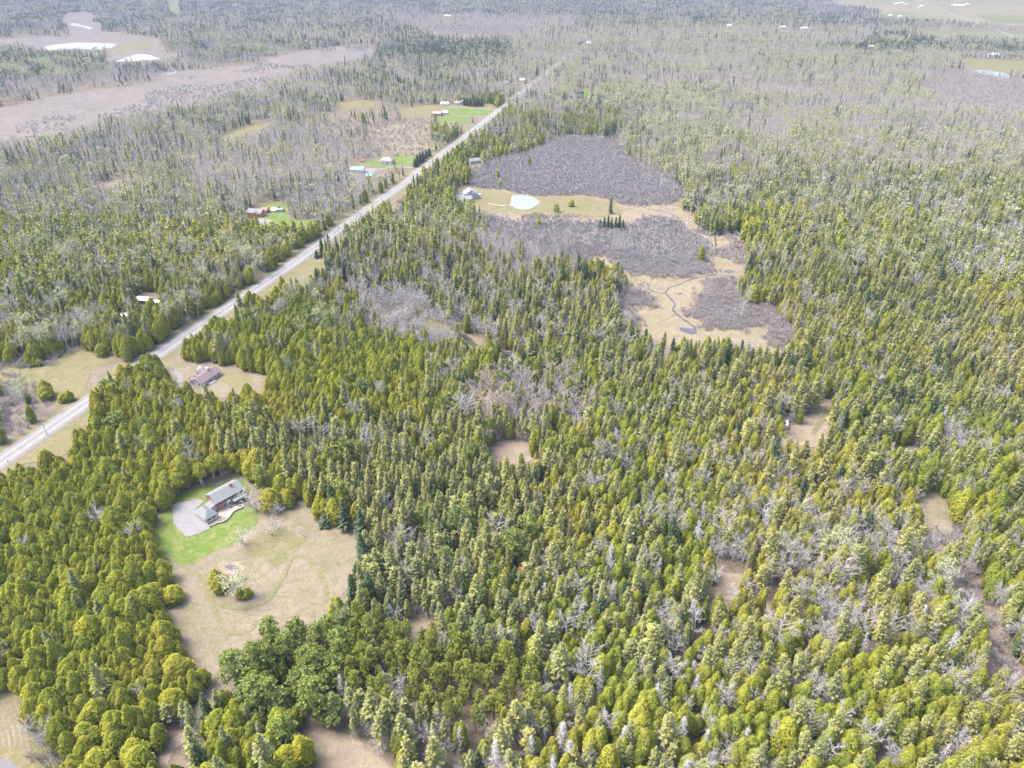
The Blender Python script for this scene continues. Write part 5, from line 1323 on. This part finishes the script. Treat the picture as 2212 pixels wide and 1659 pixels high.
def ordinal(k):
    return 'nearest' if k == 1 else '%d%s nearest' % (k, 'th' if 10 <= k % 100 <= 20 else {1:'st',2:'nd',3:'rd'}.get(k % 10, 'th'))
DESC = dict(cedar='olive cedar', gcedar='green cedar', spruce='grey-sided spruce', fir='dark fir', wpine='white pine', rpine='red pine', bare='leafless grey tree', tan='leafless tan tree', poplar='budding poplar', alder='grey shrub', ralder='reddish shrub', snag='grey dead spruce')
LIMIT = dict(cedar=128, gcedar=128, spruce=296, fir=150, wpine=140, rpine=160, bare=200, tan=95, poplar=120, alder=200, ralder=95, snag=60)
single = np.zeros(n, bool)
for kn in KINDS:
    i = np.nonzero((K == KI[kn]))[0]
    if len(i) == 0: continue
    vis = i[inframe[i]]
    pick = vis[np.argsort(-size[vis])[:LIMIT[kn]]]
    single[pick] = True
    dd = np.hypot(vx[i][:, None]-LN[:, 0], (vy[i][:, None]-LN[:, 1])*1.3); li = dd.argmin(1); ld = dd.min(1)
    dx = vx[i]-LN[li, 0]; dy = (vy[i]-LN[li, 1])*1.3
    dr = np.where(np.abs(dx) > np.abs(dy), np.where(dx < 0, 0, 1), np.where(dy > 0, 2, 3))
    ps = set(pick.tolist())
    rank = {}
    for q in np.argsort(ld):
        key = (li[q], dr[q]); rank[key] = rank.get(key, 0) + 1
        if i[q] in ps:
            a = i[q]
            lb = '%s, %s of its kind %s %s' % (DESC[kn], ordinal(rank[key]), ('left of', 'right of', 'below', 'above')[dr[q]], LAND[li[q]][0])
            plant(kn, int(VAR[a]), X[a], Y[a], RZ[a], SW[a], S[a], lb).rotation_euler[:2] = (LX[a], LY[a])

# ---- the rest of each kind is a wood that nobody could count
def scatter(name, label, cat, idx, kn):
    c = bpy.data.collections.new(name + '_forms')
    near, farp = PROTO[(kn, False)], PROTO.get((kn, True), [])
    for q, p in enumerate(near + farp):
        o = bpy.data.objects.new('%s_form_%02d' % (name, q), p['joined']); c.objects.link(o)
    me = bpy.data.meshes.new(name); m = len(idx)
    me.vertices.add(m)
    me.vertices.foreach_set('co', np.column_stack([X[idx], Y[idx], np.zeros(m)]).astype(np.float32).ravel())
    fr = dist[idx] > (620 if farp else 1e9)
    pi = np.where(fr, len(near) + VAR[idx] % max(1, len(farp)), VAR[idx] % len(near))
    a = me.attributes.new('rot', 'FLOAT_VECTOR', 'POINT'); a.data.foreach_set('vector', np.column_stack([LX[idx], LY[idx], RZ[idx]]).astype(np.float32).ravel())
    a = me.attributes.new('scl', 'FLOAT_VECTOR', 'POINT'); a.data.foreach_set('vector', np.column_stack([SW[idx], SW[idx], S[idx]]).astype(np.float32).ravel())
    a = me.attributes.new('form', 'INT', 'POINT'); a.data.foreach_set('value', pi.astype(np.int32))
    o = bpy.data.objects.new(name, me); col.objects.link(o)
    tag(o, label, cat, None, 'stuff')
    ng = bpy.data.node_groups.new(name, 'GeometryNodeTree')
    ng.interface.new_socket('Geometry', in_out='INPUT', socket_type='NodeSocketGeometry')
    ng.interface.new_socket('Geometry', in_out='OUTPUT', socket_type='NodeSocketGeometry')
    N = ng.nodes; L = ng.links
    gi = N.new('NodeGroupInput'); go = N.new('NodeGroupOutput')
    ip = N.new('GeometryNodeInstanceOnPoints'); ci = N.new('GeometryNodeCollectionInfo')
    ci.inputs['Collection'].default_value = c; ci.inputs['Separate Children'].default_value = True; ci.inputs['Reset Children'].default_value = True
    ip.inputs['Pick Instance'].default_value = True
    def attr(nm, ty):
        q = N.new('GeometryNodeInputNamedAttribute'); q.data_type = ty; q.inputs['Name'].default_value = nm; return q.outputs['Attribute']
    L.new(gi.outputs[0], ip.inputs['Points']); L.new(ci.outputs[0], ip.inputs['Instance'])
    L.new(attr('form', 'INT'), ip.inputs['Instance Index']); L.new(attr('rot', 'FLOAT_VECTOR'), ip.inputs['Rotation']); L.new(attr('scl', 'FLOAT_VECTOR'), ip.inputs['Scale'])
    L.new(ip.outputs[0], go.inputs[0])
    md = o.modifiers.new('scatter', 'NODES'); md.node_group = ng
STUFF = dict(cedar=('cedar_wood','dense olive cedar wood beyond the nearest single cedars','forest'), gcedar=('green_cedar_wood','green cedars spread through the swamp forest','forest'),
             spruce=('spruce_wood','yellow-green spruce forest stretching into the distance','forest'), fir=('fir_wood','dark green conifers scattered through the far forest','forest'),
             wpine=('white_pine_wood','further white pines among the mixed forest','forest'), rpine=('red_pine_wood','further red pines behind the front rows of the stand','forest'),
             bare=('bare_wood','grey leafless hardwood forest fading into the distance','forest'), tan=('tan_wood','tan leafless trees spread through the forest','forest'),
             poplar=('poplar_wood','pale yellow-green budding poplars spread through the far forest','forest'), alder=('alder_thicket','grey-purple leafless shrub thicket of the swamps','thicket'),
             ralder=('red_alder_thicket','reddish leafless shrub thicket along the marsh','thicket'), snag=('snag_wood','grey dead spruces spread through the forest','forest'))
for kn in KINDS:
    idx = np.nonzero((K == KI[kn]) & ~single)[0]
    if len(idx): scatter(*STUFF[kn], idx, kn)
print('TREES', n, {kn: int((K == KI[kn]).sum()) for kn in KINDS})

# ------------------------------------------------------------------ haze
hm, t, o = nodes('haze_air')
vp = t.nodes.new('ShaderNodeVolumePrincipled')
vp.inputs['Color'].default_value = (0.215, 0.265, 0.375, 1); vp.inputs['Density'].default_value = 0.00015
vp.inputs['Anisotropy'].default_value = 0.1
t.links.new(vp.outputs[0], o.inputs['Volume'])
hz = MB().box(-9200, 9200, -800, 12200, -1.2, 216.0).build('haze', hm)
tag(hz, 'pale haze in the air over the whole valley', 'haze', None, 'stuff')
